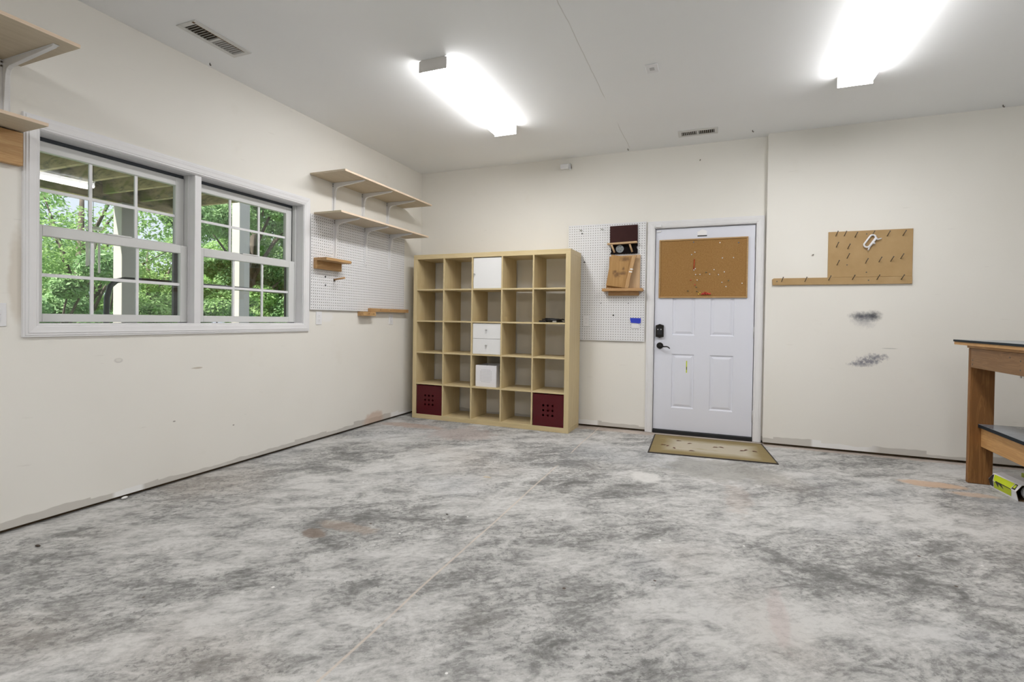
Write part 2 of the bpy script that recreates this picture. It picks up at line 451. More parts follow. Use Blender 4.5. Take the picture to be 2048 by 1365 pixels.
# doormat
t = NT('doormat'); o = t.coord('Generated')
sep = t.t.nodes.new('ShaderNodeSeparateXYZ'); t.set(sep.inputs[0], o)
dx_ = t.math('MINIMUM', sep.outputs[0], t.math('SUBTRACT', 1.0, sep.outputs[0]))
dy_ = t.math('MULTIPLY', t.math('MINIMUM', sep.outputs[1], t.math('SUBTRACT', 1.0, sep.outputs[1])), .72)
dd = t.math('ADD', t.math('MINIMUM', dx_, dy_), t.math('MULTIPLY', t.math('SUBTRACT', t.noise(t.pos(), 9, 5, .6), .5), .05))
col = t.ramp(dd, [(.02, (.25, .195, .095)), (.10, (.28, .22, .11)), (.16, (.39, .335, .23)), (.22, (.49, .44, .345))])
nn = t.noise(t.vmath('MULTIPLY', t.pos(), (1.2, 4, 1)), 2.6, 6, .65)
col = t.mix(t.smooth(nn, .55, .72, 0, .7), col, (.35, .29, .14))
t.P(Base_Color=col, Roughness=.95, Specular_IOR_Level=.1)
t.bump(t.noise(t.pos(), 220, 2, .5), .5, .003)
M['mat'] = t.m
M['mat_edge'] = plain('mat_binding', (.035, .026, .022), .8)

# outdoors
def leafmat(name, a, b):
    t = NT(name)
    rn = t.n('ObjectInfo', out=0)
    v = t.n('TexVoronoi', {'Vector': t.pos(), 'Scale': 2.2}, out=1)
    sp = t.t.nodes.new('ShaderNodeSeparateColor'); t.set(sp.inputs[0], v)
    nz = t.noise(t.pos(), 1.1, 4, .6)
    col = t.mix(t.math('ADD', t.math('MULTIPLY', sp.outputs[0], .5), t.smooth(nz, .35, .65, 0, .5)), a, b)
    t.P(Base_Color=col, Roughness=.5, Specular_IOR_Level=.35)
    tr = t.n('BsdfTranslucent', {'Color': col})
    mx = t.n('MixShader', {0: .42, 1: t.p.outputs[0], 2: tr}); t.t.links.new(mx, t.out.inputs[0])
    return t.m
M['leaf1'] = leafmat('maple_leaves', (.20, .36, .13), (.48, .66, .28))
M['leaf2'] = leafmat('oak_leaves', (.16, .31, .14), (.38, .56, .27))
M['leaf3'] = leafmat('light_leaves', (.24, .42, .14), (.50, .70, .30))
M['bark'] = plain('bark', (.11, .09, .075), .9, var=.3)
M['grass'] = plain('grass_ground', (.17, .29, .08), .95, var=.4, bump=.4, bscale=25)
M['joist'] = NT('deck_lumber'); t = M['joist']; p = t.coord('Object')
c = t.ramp(t.noise(t.vmath('MULTIPLY', p, (3, 3, 12)), 1.2, 6, .65, .4), [(.35, (.08, .10, .09)), (.48, (.40, .32, .21)), (.7, (.54, .43, .29))])
c = t.mix(t.smooth(t.noise(p, 1.9, 4, .6), .5, .62, 0, .75), c, (.17, .22, .05))
t.P(Base_Color=c, Roughness=.85); M['joist'] = t.m
M['deckboard'] = plain('deck_board', (.035, .05, .062), .85, var=.4)
M['post'] = plain('post_wrap', (.45, .435, .415), .55, var=.03)
M['pipe'] = plain('black_pipe', (.012, .022, .026), .35, .3)
M['chime'] = plain('chime_tube', (.92, .91, .90), .35)
M['grey_bounce_slab'] = plain('bounce_slab_concrete', (.50, .48, .45), .9, var=.1)
M['screen'] = plain('screen_frame_dark', (.055, .065, .08), .5)

# ------------------------------------------------------------------ room shell
struct(bx('floor', M['concrete'], (L - .2, XR + .2, YF - .2, B + .2, -.12, 0)))
struct(bx('ceiling', M['ceiling'], (L - .2, XR + .2, YF - .2, B + .2, H, H + .12)))
G = .022                                        # gap under the drywall
WY0, WY1, WZ0, WZ1 = 1.560, 3.425, 1.072, 2.110  # rough window opening
wl = MB().box(L - .16, L, YF - .16, WY0, G, H).box(L - .16, L, WY1, B + .16, G, H)
wl.box(L - .16, L, WY0, WY1, G, WZ0).box(L - .16, L, WY0, WY1, WZ1, H)
struct(wl.build('wall_left', M['wall_left']))
DX0, DX1, DZ1 = -.592, .357, 2.090               # door opening
wb = MB().box(L, DX0, B, B + .16, G, H).box(DX1, XB + .01, B, B + .16, G, H).box(DX0, DX1, B, B + .16, DZ1, H)
struct(wb.build('wall_back', M['wall_back']))
struct(bx('wall_back_right', M['wall_back_right'], (XB, XR + .16, Y1, B + .16, G, H)))
struct(bx('wall_right', M['wall_back'], (XR, XR + .16, YF - .16, Y1, G, H)))
struct(bx('wall_front', M['wall_back'], (L, XR, YF - .16, YF, G, H)))
# dark bottom plates set back behind the gap under the drywall
struct(bx('trim_1', M['gapwood'], (L - .15, L - .035, YF, B, 0, G)))
struct(bx('trim_2', M['gapwood'], (L, DX0, B + .035, B + .15, 0, G)))
struct(bx('trim_3', M['gapwood'], (XB + .012, XR + .15, Y1 + .035, B + .15, 0, G)))
struct(bx('trim_4', M['gapwood'], (XR + .012, XR + .15, YF, Y1, 0, G)))
struct(bx('trim_5', M['gapwood'], (L, XR, YF - .15, YF - .012, 0, G)))

def frame_sweep(mb, x0, x1, z0, z1, prof, put, closed=True):
    """mitred moulding round a rectangle; prof = [(outward, proud)]; put(a, z, h) -> 3-D point"""
    k = len(mb.v)
    n = len(prof)
    for w, h in prof:
        zz = z0 - w if closed else z0
        for a, z in ((x0 - w, zz), (x0 - w, z1 + w), (x1 + w, z1 + w), (x1 + w, zz)):
            mb.v.append(put(a, z, h))
    for i in range(n - 1):
        for j in range(4 if closed else 3):
            q = (j + 1) % 4
            mb.f.append((k + i * 4 + j, k + i * 4 + q, k + (i + 1) * 4 + q, k + (i + 1) * 4 + j)); mb.sm.append(False)
    if not closed:
        for j in (0, 3):
            mb.f.append(tuple(k + i * 4 + j for i in range(n))); mb.sm.append(False)
    return mb
CAS = [(0, -.002), (0, .011), (.004, .014), (.010, .014), (.014, .017), (.034, .019), (.046, .021), (.048, .017), (.058, .018), (.060, .014), (.068, .014), (.070, -.002)]

# ------------------------------------------------------------------ window
w = struct(thing('window_1', 'white double window with two double hung sashes and grilles in the left wall', 'window', (L, 2.49, 1.0)))
w.pop('category') if 'category' in w else None
def wp(x, y, z): return (x - L, y - 2.49, z - 1.0)
class WB(MB):
    def b(s, x0, x1, y0, y1, z0, z1):
        a = wp(x0, y0, z0); c = wp(x1, y1, z1); return s.box(a[0], c[0], a[1], c[1], a[2], c[2])
m = MB(); frame_sweep(m, 1.562, 3.424, 1.074, 2.108, CAS, lambda a, z, h: wp(L + h, a, z)); m.build('window_casing', M['trim'], w)
m = WB()
m.b(L - .17, L + .004, 1.545, 1.567, 1.05, 2.125).b(L - .17, L + .004, 3.420, 3.44, 1.05, 2.125)
m.b(L - .17, L + .004, 1.567, 3.42, 2.104, 2.125).b(L - .17, L + .004, 1.567, 3.42, 1.05, 1.078)
m.build('window_jamb', M['trim'], w)
m = WB(); m.b(L - .17, L - .064, 2.433, 2.489, 1.078, 2.104).b(L - .064, L - .003, 2.437, 2.485, 1.078, 2.104)
m.build('mullion', M['trim'], w, .002)
def sash(xf, xb, y0, y1, z0, z1, gy0, gy1, gz0, gz1, vy, hz, lip):
    o = WB()
    o.b(xb, xf, y0, gy0, z0, z1).b(xb, xf, gy1, y1, z0, z1).b(xb, xf, gy0, gy1, z0, gz0).b(xb, xf, gy0, gy1, gz1, z1)
    if lip:
        yc = (gy0 + gy1) / 2; o.b(xb, xf + .004, yc - .07, yc + .07, z1 - .002, z1 + .009)
    s = o.build('sash', M['sash'], w, .0025)
    xm = (xf + xb) / 2
    g = WB()
    ys = [gy0] + vy + [gy1]; zs = [gz0, hz, gz1]
    for y in vy: g.b(xm - .006, xm + .006, y - .008, y + .008, gz0, gz1)
    g.build('muntin', M['muntin'], s)
    for i in range(3):
        g = WB(); g.b(xm - .006, xm + .006, ys[i] + (.008 if i else 0), ys[i + 1] - (.008 if i < 2 else 0), hz - .009, hz + .009); g.build('muntin', M['muntin'], s)
    for i in range(3):
        for j in range(2):
            a0 = ys[i] + (.008 if i else 0); a1 = ys[i + 1] - (.008 if i < 2 else 0)
            b0 = zs[j] + (.009 if j else 0); b1 = zs[j + 1] - (0 if j else .009)
            g = MB(); P0 = wp(xm, a0, b0); P1 = wp(xm, a1, b1)
            g.add([(P0[0], P0[1], P0[2]), (P0[0], P1[1], P0[2]), (P0[0], P1[1], P1[2]), (P0[0], P0[1], P1[2])], [(0, 1, 2, 3)])
            g.build('pane', M['glass'], s, fix=False)
FL, FU = L - .066, L - .104
sash(FL, FL - .034, 1.571, 2.431, 1.084, 1.612, 1.612, 2.384, 1.130, 1.556, [1.857, 2.110], 1.343, True)
sash(FU, FU - .034, 1.571, 2.431, 1.585, 2.080, 1.612, 2.374, 1.622, 2.024, [1.868, 2.123], 1.815, False)
sash(FL, FL - .034, 2.491, 3.398, 1.084, 1.612, 2.553, 3.336, 1.130, 1.556, [2.806, 3.070], 1.343, True)
sash(FU, FU - .034, 2.491, 3.398, 1.585, 2.080, 2.545, 3.336, 1.622, 2.024, [2.803, 3.066], 1.815, False)
m = WB(); m.b(L - .102, L - .07, 3.402, 3.419, 1.08, 2.103).b(L - .102, L - .07, 2.4315, 2.4325, 1.08, 2.103); m.build('jamb_liner', M['sash'], w)
m = WB()
for a, b in ((1.575, 2.425), (2.497, 3.412)):
    m.b(L - .165, L - .145, b - .035, b, 1.085, 1.60).b(L - .165, L - .145, a, a + .02, 1.085, 1.60)
    m.b(L - .165, L - .145, a + .02, b - .035, 1.085, 1.10).b(L - .165, L - .145, a + .02, b - .035, 1.585, 1.60)
m.build('screen_frame', M['screen'], w)
m = WB(); m.b(L - .138, L - .112, 1.568, 2.432, 2.0805, 2.1035).b(L - .138, L - .112, 2.490, 3.419, 2.0805, 2.1035)
m.b(L - .138, L - .112, 3.3985, 3.4195, 1.585, 2.0805).b(L - .138, L - .112, 2.4312, 2.4328, 1.585, 2.0805)
m.build('sash_track', M['screen'], w)

# ------------------------------------------------------------------ door
d = struct(thing('door_1', 'white six panel entry door with black keypad lock', 'door', (-.117, B + .02, 0)))
del d['category']
def dp(x, y, z): return (x + .117, y - B - .02, z)
def door_slab():
    m = MB()
    x0, x1, z0, z1 = -.5755, .341, .040, 2.0725
    xs = [x0, -.403, -.189, -.045, .169, x1]
    zs = [z0, .266, .810, 1.000, 1.560, 1.640, 1.930, z1]
    for i in range(5):
        for j in range(7):
            if i in (1, 3) and j in (1, 3, 5):
                prof = [(0, 0), (.006, .007), (.014, .010), (.034, .003), (.040, .002)]
                k = len(m.v)
                for w_, h in prof:
                    for a, z in ((xs[i] + w_, zs[j] + w_), (xs[i + 1] - w_, zs[j] + w_), (xs[i + 1] - w_, zs[j + 1] - w_), (xs[i] + w_, zs[j + 1] - w_)):
                        m.v.append(dp(a, B + .02 + h, z))
                for r in range(len(prof) - 1):
                    for q in range(4):
                        e = (q + 1) % 4
                        m.f.append((k + r * 4 + q, k + r * 4 + e, k + (r + 1) * 4 + e, k + (r + 1) * 4 + q)); m.sm.append(False)
                e = k + (len(prof) - 1) * 4
                m.f.append((e, e + 1, e + 2, e + 3)); m.sm.append(False)
            else:
                m.add([dp(xs[i], B + .02, zs[j]), dp(xs[i + 1], B + .02, zs[j]), dp(xs[i + 1], B + .02, zs[j + 1]), dp(xs[i], B + .02, zs[j + 1])], [(0, 1, 2, 3)])
    a, b = dp(x0, B + .02, z0), dp(x1, B + .064, z1)
    vs = [(a[0], a[1], a[2]), (b[0], a[1], a[2]), (b[0], b[1], a[2]), (a[0], b[1], a[2]), (a[0], a[1], b[2]), (b[0], a[1], b[2]), (b[0], b[1], b[2]), (a[0], b[1], b[2])]
    m.add(vs, [(0, 1, 2, 3), (4, 7, 6, 5), (1, 5, 6, 2), (2, 6, 7, 3), (3, 7, 4, 0)])
    return m
door_slab().build('door_slab', M['door'], d, fix=False)
m = MB(); frame_sweep(m, -.585, .350, 0.004, 2.082, CAS, lambda a, z, h: dp(a, B - h, z), False); m.build('door_casing', M['trim'], d)
m = MB()
for a, b in ((-.592, -.5805), (.346, .357)):
    P, Q = dp(a, B, .0), dp(b, B + .15, DZ1); m.box(P[0], Q[0], P[1], Q[1], P[2], Q[2])
P, Q = dp(-.592, B, 2.0785), dp(.357, B + .15, 2.09); m.box(P[0], Q[0], P[1], Q[1], P[2], Q[2])
P, Q = dp(-.592, B + .066, .0), dp(-.55, B + .09, DZ1); m.box(P[0], Q[0], P[1], Q[1], P[2], Q[2])
P, Q = dp(.315, B + .066, .0), dp(.357, B + .09, DZ1); m.box(P[0], Q[0], P[1], Q[1], P[2], Q[2])
P, Q = dp(-.592, B + .066, 2.04), dp(.357, B + .09, DZ1); m.box(P[0], Q[0], P[1], Q[1], P[2], Q[2])
m.build('door_jamb', M['trim'], d)
P, Q = dp(-.578, B - .004, 0), dp(.344, B + .10, .036)
MB().box(P[0], Q[0], P[1], Q[1], P[2], Q[2]).build('threshold', M['black'], d, .003)
# keypad deadbolt
m = MB()
a, z0, z1, yf = dp(-.522, B + .02, 0), .972, 1.105, dp(0, B + .02, 0)[1]
m.prism([(a[0] - .039, z0 + .008), (a[0] - .022, z0 + .004), (a[0], z0 - .004), (a[0] + .022, z0 + .004), (a[0] + .039, z0 + .008), (a[0] + .039, z1 - .008), (a[0] + .022, z1 - .003), (a[0], z1 + .006), (a[0] - .022, z1 - .003), (a[0] - .039, z1 - .008)], 'y', yf - .028, yf)
kp = m.build('keypad_deadbolt', M['dark_metal'], d, .004, 2)
m = MB(); m.box(a[0] - .024, a[0] + .024, yf - .031, yf - .028, z0 + .03, z1 - .035); m.build('key_pad', M['black'], kp, .001)
m = MB(); m.box(a[0] - .022, a[0] - .012, yf - .033, yf - .031, z1 - .055, z1 - .045).box(a[0] + .008, a[0] + .018, yf - .033, yf - .031, z1 - .055, z1 - .045); m.build('key', M['plate_line'], kp)
hx, hz = dp(-.519, 0, 0)[0], .890
m = MB().tube([(hx, yf, hz), (hx, yf - .008, hz), (hx, yf - .012, hz)], [.033, .033, .028], 20)
hd = m.build('lever_handle', M['dark_metal'], d)
m = MB().tube([(hx, yf - .012, hz), (hx, yf - .045, hz)], .011, 12)
m.tube([(hx - .005, yf - .045, hz), (hx + .02, yf - .050, hz - .004), (hx + .045, yf - .050, hz - .007), (hx + .070, yf - .050, hz - .006), (hx + .088, yf - .050, hz - .013), (hx + .100, yf - .048, hz - .026)], [.011, .009, .0065, .006, .006, .005], 10)
m.build('lever', M['dark_metal'], hd)
m = MB(); m.box(dp(-.582, 0, 0)[0], dp(-.5765, 0, 0)[0], yf - .0012, yf + .03, .865, .930); m.build('latch_plate', M['black'], d)
for z in (1.890, 1.045, .242):
    xx = dp(.3445, 0, 0)[0]
    m = MB().tube([(xx, yf - .004, z - .055), (xx, yf - .004, z + .055)], .0055, 10); m.box(xx - .003, xx + .003, yf - .002, yf + .02, z - .05, z + .05)
    m.build('hinge', M['steel'], d)
bx('neon_mark', M['neon'], (dp(-.258, 0, 0)[0] - .006, dp(-.258, 0, 0)[0] + .004, yf + .0005, yf + .0035, .625, .745), d)
bx('ink_mark', M['label_black'], (dp(-.258, 0, 0)[0] - .003, dp(-.258, 0, 0)[0] + .003, yf - .0003, yf + .0005, .655, .685), d)

# paper house sticker at the top of the door
m = MB(); yy = B + .02
m.prism([(-.178, 1.990), (-.092, 1.996), (-.092, 2.028), (-.082, 2.030), (-.134, 2.054), (-.186, 2.026), (-.178, 2.026)], 'y', yy - .0012, yy - .0002)
s = m.build('house_sticker', M['sticker']); tag(s, 'small white house shaped sticker at the top of the white door', 'sticker')
bx('stripe', M['label_black'], (-.178, -.090, yy - .002, yy - .0012, 1.983, 1.994), s)

dc = thing('door_sensor', 'small white two piece alarm contact at the top left of the door', 'sensor', (-.548, B - .0205, 2.044))
bx('contact_body', M['plate'], (-.030, .030, -.014, -.001, .043, .066), dc, .003)
bx('contact_magnet', M['plate'], (-.022, .022, .028, .040, 0, .013), dc, .002)
# ------------------------------------------------------------------ cork board on the door
yb = B + .0195
cbx0, cbx1, cbz0, cbz1 = -.540, .281, 1.374, 1.962
cb = thing('bulletin_board', 'framed cork bulletin board hung on the upper half of the white door', 'board', (-.13, yb, cbz0))
def cp(x, y, z): return (x + .13, y - yb, z - cbz0)
def cbox(name, mat, x0, x1, y0, y1, z0, z1, par=cb, bev=0.0):
    a, c = cp(x0, y0, z0), cp(x1, y1, z1)
    return MB().box(a[0], c[0], a[1], c[1], a[2], c[2]).build(name, mat, par, bev)
cbox('cork_panel', M['cork'], cbx0 + .012, cbx1 - .012, yb - .010, yb, cbz0 + .012, cbz1 - .012)
for nm, a in (('frame_strip', (cbx0, cbx1, yb - .018, yb, cbz0, cbz0 + .014)), ('frame_strip', (cbx0, cbx1, yb - .018, yb, cbz1 - .014, cbz1)),
              ('frame_strip', (cbx0, cbx0 + .014, yb - .018, yb, cbz0 + .014, cbz1 - .014)), ('frame_strip', (cbx1 - .014, cbx1, yb - .018, yb, cbz0 + .014, cbz1 - .014))):
    cbox(nm, M['oakframe'], *a, bev=.002)
ypin = yb - .010
def pin_mesh():
    return MB().tube([(0, 0, 0), (0, -.004, 0), (0, -.005, 0), (0, -.010, 0), (0, -.011, 0)], [.0052, .0052, .0034, .0040, .0056], 8).ball((0, -.011, 0), .0056, 8, 4, (1, .45, 1))
pins = [('white', .029, 1.912, 'white push pin near the top edge of the cork board'),
        ('white', -.199, 1.827, 'upper right of the two white push pins above the red crayon'),
        ('white', -.229, 1.804, 'lower left of the two white push pins above the red crayon'),
        ('white', .054, 1.762, 'left of the two white push pins in the upper right of the cork board'),
        ('white', .153, 1.762, 'right of the two white push pins in the upper right of the cork board'),
        ('white', -.193, 1.664, 'white push pin touching the right of the red crayon tip'),
        ('white', -.206, 1.651, 'white push pin at the very bottom of the red crayon'),
        ('white', -.189, 1.605, 'white push pin a little below the red crayon'),
        ('white', -.148, 1.606, 'second white push pin from the left in the middle row of the cork board'),
        ('white', -.059, 1.606, 'third white push pin from the left in the middle row of the cork board'),
        ('white', .021, 1.600, 'fourth white push pin from the left in the middle row of the cork board'),
        ('white', -.020, 1.650, 'white push pin just above the middle row of the cork board'),
        ('white', .073, 1.626, 'rightmost white push pin of the middle row of the cork board'),
        ('white', -.173, 1.550, 'white push pin between the two lone red pins on the cork board'),
        ('white', .053, 1.525, 'upper of two white push pins below the middle row on the right'),
        ('white', .090, 1.483, 'lower of two white push pins below the middle row on the right'),
        ('white', .232, 1.513, 'white push pin nearest the right edge of the cork board'),
        ('blue', -.213, 1.927, 'blue push pin at the top of the cork board above the crayon'),
        ('blue', .196, 1.905, 'blue push pin in the top right corner of the cork board'),
        ('green', -.092, 1.625, 'dark green push pin in the middle of the cork board'),
        ('green', .112, 1.542, 'dark green push pin in the right half of the cork board'),
        ('green', -.181, 1.480, 'dark green push pin just under the lower lone red pin'),
        ('green', -.258, 1.443, 'leftmost dark green push pin low on the cork board'),
        ('green', -.174, 1.439, 'dark green push pin just above the yellow pins'),
        ('red', -.233, 1.552, 'upper left of the two lone red push pins on the cork board'),
        ('red', -.194, 1.504, 'lower right of the two lone red push pins on the cork board'),
        ('yellow', -.145, 1.425, 'upper yellow push pin left of the red pin cluster'),
        ('yellow', -.159, 1.412, 'lower yellow push pin left of the red pin cluster')]
src = {}
for colr, x, z, lab in pins:
    if colr not in src: src[colr] = o = pin_mesh().build('push_pin', M['pin_' + colr])
    else: o = src[colr].copy(); COL.objects.link(o)
    o.location = (x, ypin, z); tag(o, lab, 'push pin', colr + ' pins in the cork board')
first = None
for i in range(20):
    x = -.128 + .0042 * i + rnd.uniform(-.003, .003); z = 1.421 - .0003 * i + rnd.uniform(-.014, .014) * (1 - .6 * i / 20)
    if first is None: first = o = pin_mesh().build('push_pin', M['pin_red'])
    else: o = first.copy(); COL.objects.link(o)
    o.location = (x, ypin, z); tag(o, 'red push pin in the tight cluster at the bottom of the cork board', 'push pin', 'cluster of red pins at the bottom of the cork board')
pc = thing('red_pencil', 'short red crayon hanging upright on the cork board', 'crayon', (-.205, ypin, 1.65))
MB().tube([(-.002, -.006, 0), (.003, -.006, .098)], .0055, 8).build('crayon_body', M['pencil'], pc)
MB().tube([(.003, -.006, .098), (.004, -.006, .116)], [.0055, .001], 8).build('crayon_tip', M['pencil'], pc)

# ------------------------------------------------------------------ pegboards with real holes
M['peg_raw_shade'] = plain('hardboard_hole_shade', (.045, .030, .020), .8)  # raw hole sides, plus hole shade put into the colour
def pegboard(mb, w, h, pitch, off, r, th, skip=()):
    """board in local u (0..w), v (0..h); front at n=0, back at n=th"""
    nu = int((w - 2 * off) / pitch) + 1; nv = int((h - 2 * off) / pitch) + 1
    mu = (w - (nu - 1) * pitch) / 2; mv = (h - (nv - 1) * pitch) / 2
    us = [0] + [mu + (i - .5) * pitch for i in range(1, nu)] + [w]
    vs = [0] + [mv + (j - .5) * pitch for j in range(1, nv)] + [h]
    V, F = [], []
    N = 6
    ring = [(math.cos(2 * math.pi * (k + .5) / N), math.sin(2 * math.pi * (k + .5) / N)) for k in range(N)]
    for i in range(nu):
        for j in range(nv):
            cu, cv = mu + i * pitch, mv + j * pitch
            u0, u1, v0, v1 = us[i], us[i + 1], vs[j], vs[j + 1]
            k = len(V)
            V += [(u0, v0, 0), (u1, v0, 0), (u1, v1, 0), (u0, v1, 0)]
            V += [(cu + r * a, cv + r * b, 0) for a, b in ring] + [(cu + r * a, cv + r * b, th) for a, b in ring]
            # ring order: 30, 90, 150, 210, 270, 330 degrees
            q = [k + 4 + n for n in range(6)]
            F += [(k + 1, k + 2, q[0], q[5]), (k + 2, q[1], q[0]), (k + 2, k + 3, q[1]), (k + 3, q[2], q[1]), (k + 3, k, q[3], q[2]), (k, q[4], q[3]), (k, k + 1, q[4]), (k + 1, q[5], q[4])]
            for n in range(6): F.append((q[n], q[(n + 1) % 6], q[(n + 1) % 6] + 6, q[n] + 6))
    k = len(V)
    V += [(0, 0, 0), (w, 0, 0), (w, h, 0), (0, h, 0), (0, 0, th), (w, 0, th), (w, h, th), (0, h, th)]
    F += [(k, k + 1, k + 5, k + 4), (k + 1, k + 2, k + 6, k + 5), (k + 2, k + 3, k + 7, k + 6), (k + 3, k, k + 4, k + 7)]
    return V, F

PLX = L + .019                                    # face of the left pegboard
pl = thing('pegboard', 'white perforated pegboard on the left wall below two long shelves', 'pegboard', (L, 4.24, 1.197))
V, F = pegboard(None, 1.45, .85, .0254, .012, .0041, .006)
def peg_panel(V, F, par):
    o = MB().add(V, F).build('perforated_panel', M['peg'], par, fix=False)
    o.data.materials.append(M['peg_raw_shade'])
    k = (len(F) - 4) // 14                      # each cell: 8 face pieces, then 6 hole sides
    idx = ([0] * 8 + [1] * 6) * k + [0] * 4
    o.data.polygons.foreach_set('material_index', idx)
peg_panel([(PLX - L - n, u - .744, v) for u, v, n in V], F, pl)
bx('hole_shade_sheet', M['peg_raw_shade'], (.0126, .0129, -.74, .70, .004, .846), pl)  # dark sheet added behind the holes to paint their shade
for y in (3.58, 4.22, 4.90): bx('furring_strip', M['gapwood'], (.0005, .0125, y - 4.24 - .02, y - 4.24 + .02, .02, .83), pl)
for y, z in ((3.680, 1.503), (3.682, 1.425)):
    MB().tube([(PLX - L, y - 4.24, z - 1.197), (PLX - L + .001, y - 4.24, z - 1.197)], .008, 10).build('drilled_hole', M['peg_hole'], pl)

PRY = B - .019
pr = thing('pegboard', 'white perforated pegboard on the back wall between bookcase and door', 'pegboard', (-1.08, B, .926))
V, F = pegboard(None, .815, 1.229, .0254, .012, .0041, .006)
peg_panel([(u - 1.486 + 1.08, PRY - B + n, v) for u, v, n in V], F, pr)
bx('hole_shade_sheet', M['peg_raw_shade'], (-.402, .405, -.0129, -.0126, .004, 1.225), pr)  # same added dark sheet, shading this board's holes
for x in (-1.45, -1.10, -.70): bx('furring_strip', M['gapwood'], (x + 1.08 - .02, x + 1.08 + .02, -.0125, -.0005, .02, 1.2), pr)
for x, z, r in ((-1.308, 1.758, .008), (-1.337, 2.064, .007), (-.991, 1.194, .009), (-1.125, 1.32, .005), (-.838, 1.32, .005)):
    MB().tube([(x + 1.08, PRY - B, z - .926), (x + 1.08, PRY - B - .001, z - .926)], r, 10).build('drilled_hole', M['peg_hole'], pr)
# two wire hooks at the top of it
for x, lab in ((-1.349, 'small wire hook at the top of the back pegboard nearer the bookcase'), (-1.122, 'small wire hook at the top of the back pegboard nearer the brown board')):
    m = MB().tube([(0, 0, .014), (0, -.010, .012), (0, -.014, 0), (0, -.040, -.004), (0, -.048, .006)], .0032, 6)
    m.tube([(-.018, -.003, .018), (.018, -.003, .004)], .0028, 6)
    o = m.build('wire_hook', M['hook']); o.location = (x, PRY - .001, 2.090); tag(o, lab, 'hook')

# ------------------------------------------------------------------ wall plates
def plate(name, lab, cat, loc, normal, w=.072, h=.118, kind='outlet'):
    o = thing(name, lab, cat, loc)
    def P(u, v, n): return (n, u, v) if normal == 'x' else (u, -n, v)
    def B_(nm, mt, u0, u1, v0, v1, n0, n1, par=o, bev=0.0):
        a, c = P(u0, v0, n0), P(u1, v1, n1)
        return MB().box(min(a[0], c[0]), max(a[0], c[0]), min(a[1], c[1]), max(a[1], c[1]), a[2], c[2]).build(nm, mt, par, bev)
    B_('cover_plate', M['plate'], -w / 2, w / 2, -h / 2, h / 2, 0, .006, bev=.002)
    if kind == 'outlet':
        for v in (-.020, .020):
            f = B_('socket_face', M['plate'], -.016, .016, v - .014, v + .014, .006, .008, bev=.001)
            for du in (-.006, .006): B_('slot', M['plate_line'], du - .0012, du + .0012, v - .002, v + .007, .008, .0084, f)
            B_('slot', M['plate_line'], -.002, .002, v - .009, v - .005, .008, .0084, f)
    else:
        f = B_('rocker', M['plate'], -.016, .016, -.033, .033, .006, .009, bev=.001)
        B_('rocker_line', M['plate_line'], -.016, .016, -.001, .001, .009, .0095, f)
    return o
plate('wall_outlet', 'white double socket right beside the window casing below the left pegboard', 'outlet', (L, 3.620, 1.122), 'x')
plate('wall_outlet', 'white double socket in the shade under the long wooden rail', 'outlet', (L, 4.722, 1.118), 'x')
plate('light_switch', 'white switch plate on the left wall at the left edge of the picture', 'switch', (L, 1.392, 1.122), 'x', w=.08, kind='switch')
plate('wall_outlet', 'white double socket in the back pegboard close to the bookcase side', 'outlet', (-1.279, PRY, 1.130), 'y')
plate('light_switch', 'white switch plate in the back pegboard under the blue tape', 'switch', (-.763, PRY, 1.105), 'y', w=.074, h=.09, kind='switch')
m = MB(); y = PRY - .0105
m.prism([(-.816, 1.168), (-.815, 1.150), (-.806, 1.118), (-.722, 1.112), (-.709, 1.118), (-.707, 1.166)], 'y', y - .0008, y)
tag(m.build('tape_strip', M['tape']), 'torn strip of bright blue painter tape on the back pegboard', 'tape')

# ------------------------------------------------------------------ wall shelves with brackets
def bracket_mesh(arm, leg):
    m = MB()
    m.box(0, .003, -.021, .021, -leg, 0)
    m.box(.003, arm, -.013, .013, -.003, 0)
    prof = [(.003, -leg + .01), (.010, -leg + .01), (.016, -leg * .6), (.022, -leg * .35), (.028, -.075), (.038, -.050), (.060, -.038), (arm * .5, -.026), (arm - .02, -.010), (arm - .005, -.003), (.003, -.003)]
    m.prism(prof, 'y', -.010, .010)
    return m
def wall_shelf(lab, y0, y1, depth, zb, brs, arm, leg, base):
    yc = (y0 + y1) / 2
    o = thing('wall_shelf', lab, 'shelf', (base, yc, zb))
    x0 = .002
    bx('board', M['ply'], (x0, depth - .002, y0 - yc, y1 - yc, 0, .016), o)
    bx('front_edge', M['ply_edge'], (depth - .002, depth, y0 - yc, y1 - yc, 0, .016), o)
    src = None
    for y in brs:
        if src is None:
            src = b = bracket_mesh(arm, leg).build('bracket', M['bracket'], o, .0012)
            b.location = (0, y - yc, -.0005)
            for z in (-.012, -.032):
                MB().tube([(.003, -.0155, z), (.0065, -.0155, z)], .0045, 8).build('screw', M['nail'], b)
        else: copy_part(src, o, (0, y - yc, -.0005))
    return o
wall_shelf('upper of the two long shelves on white brackets in the left wall corner', 3.500, 4.932, .386, 2.392, (3.800, 4.225, 4.640), .355, .342, L)
wall_shelf('lower of the two long shelves on white brackets just above the left pegboard', 3.528, 4.968, .305, 2.0485, (3.805, 4.245, 4.665), .285, .385, PLX + .0005).location.x = PLX + .0005
wall_shelf('deep upper shelf at the top left edge of the picture', .35, 1.488, .506, 2.405, (.60, 1.425), .44, .36, L)
o = wall_shelf('narrow lower shelf at the left edge touching the window casing', .35, 1.484, .255, 2.062, (), .2, .3, L)
r = thing('cleat_board', 'thick knotty wooden board on the wall under the narrow left shelf', 'board', (L, .9, 1.887))
bx('plank', M['pine_y'], (.001, .038, -.55, .582, 0, .168), r, .002)

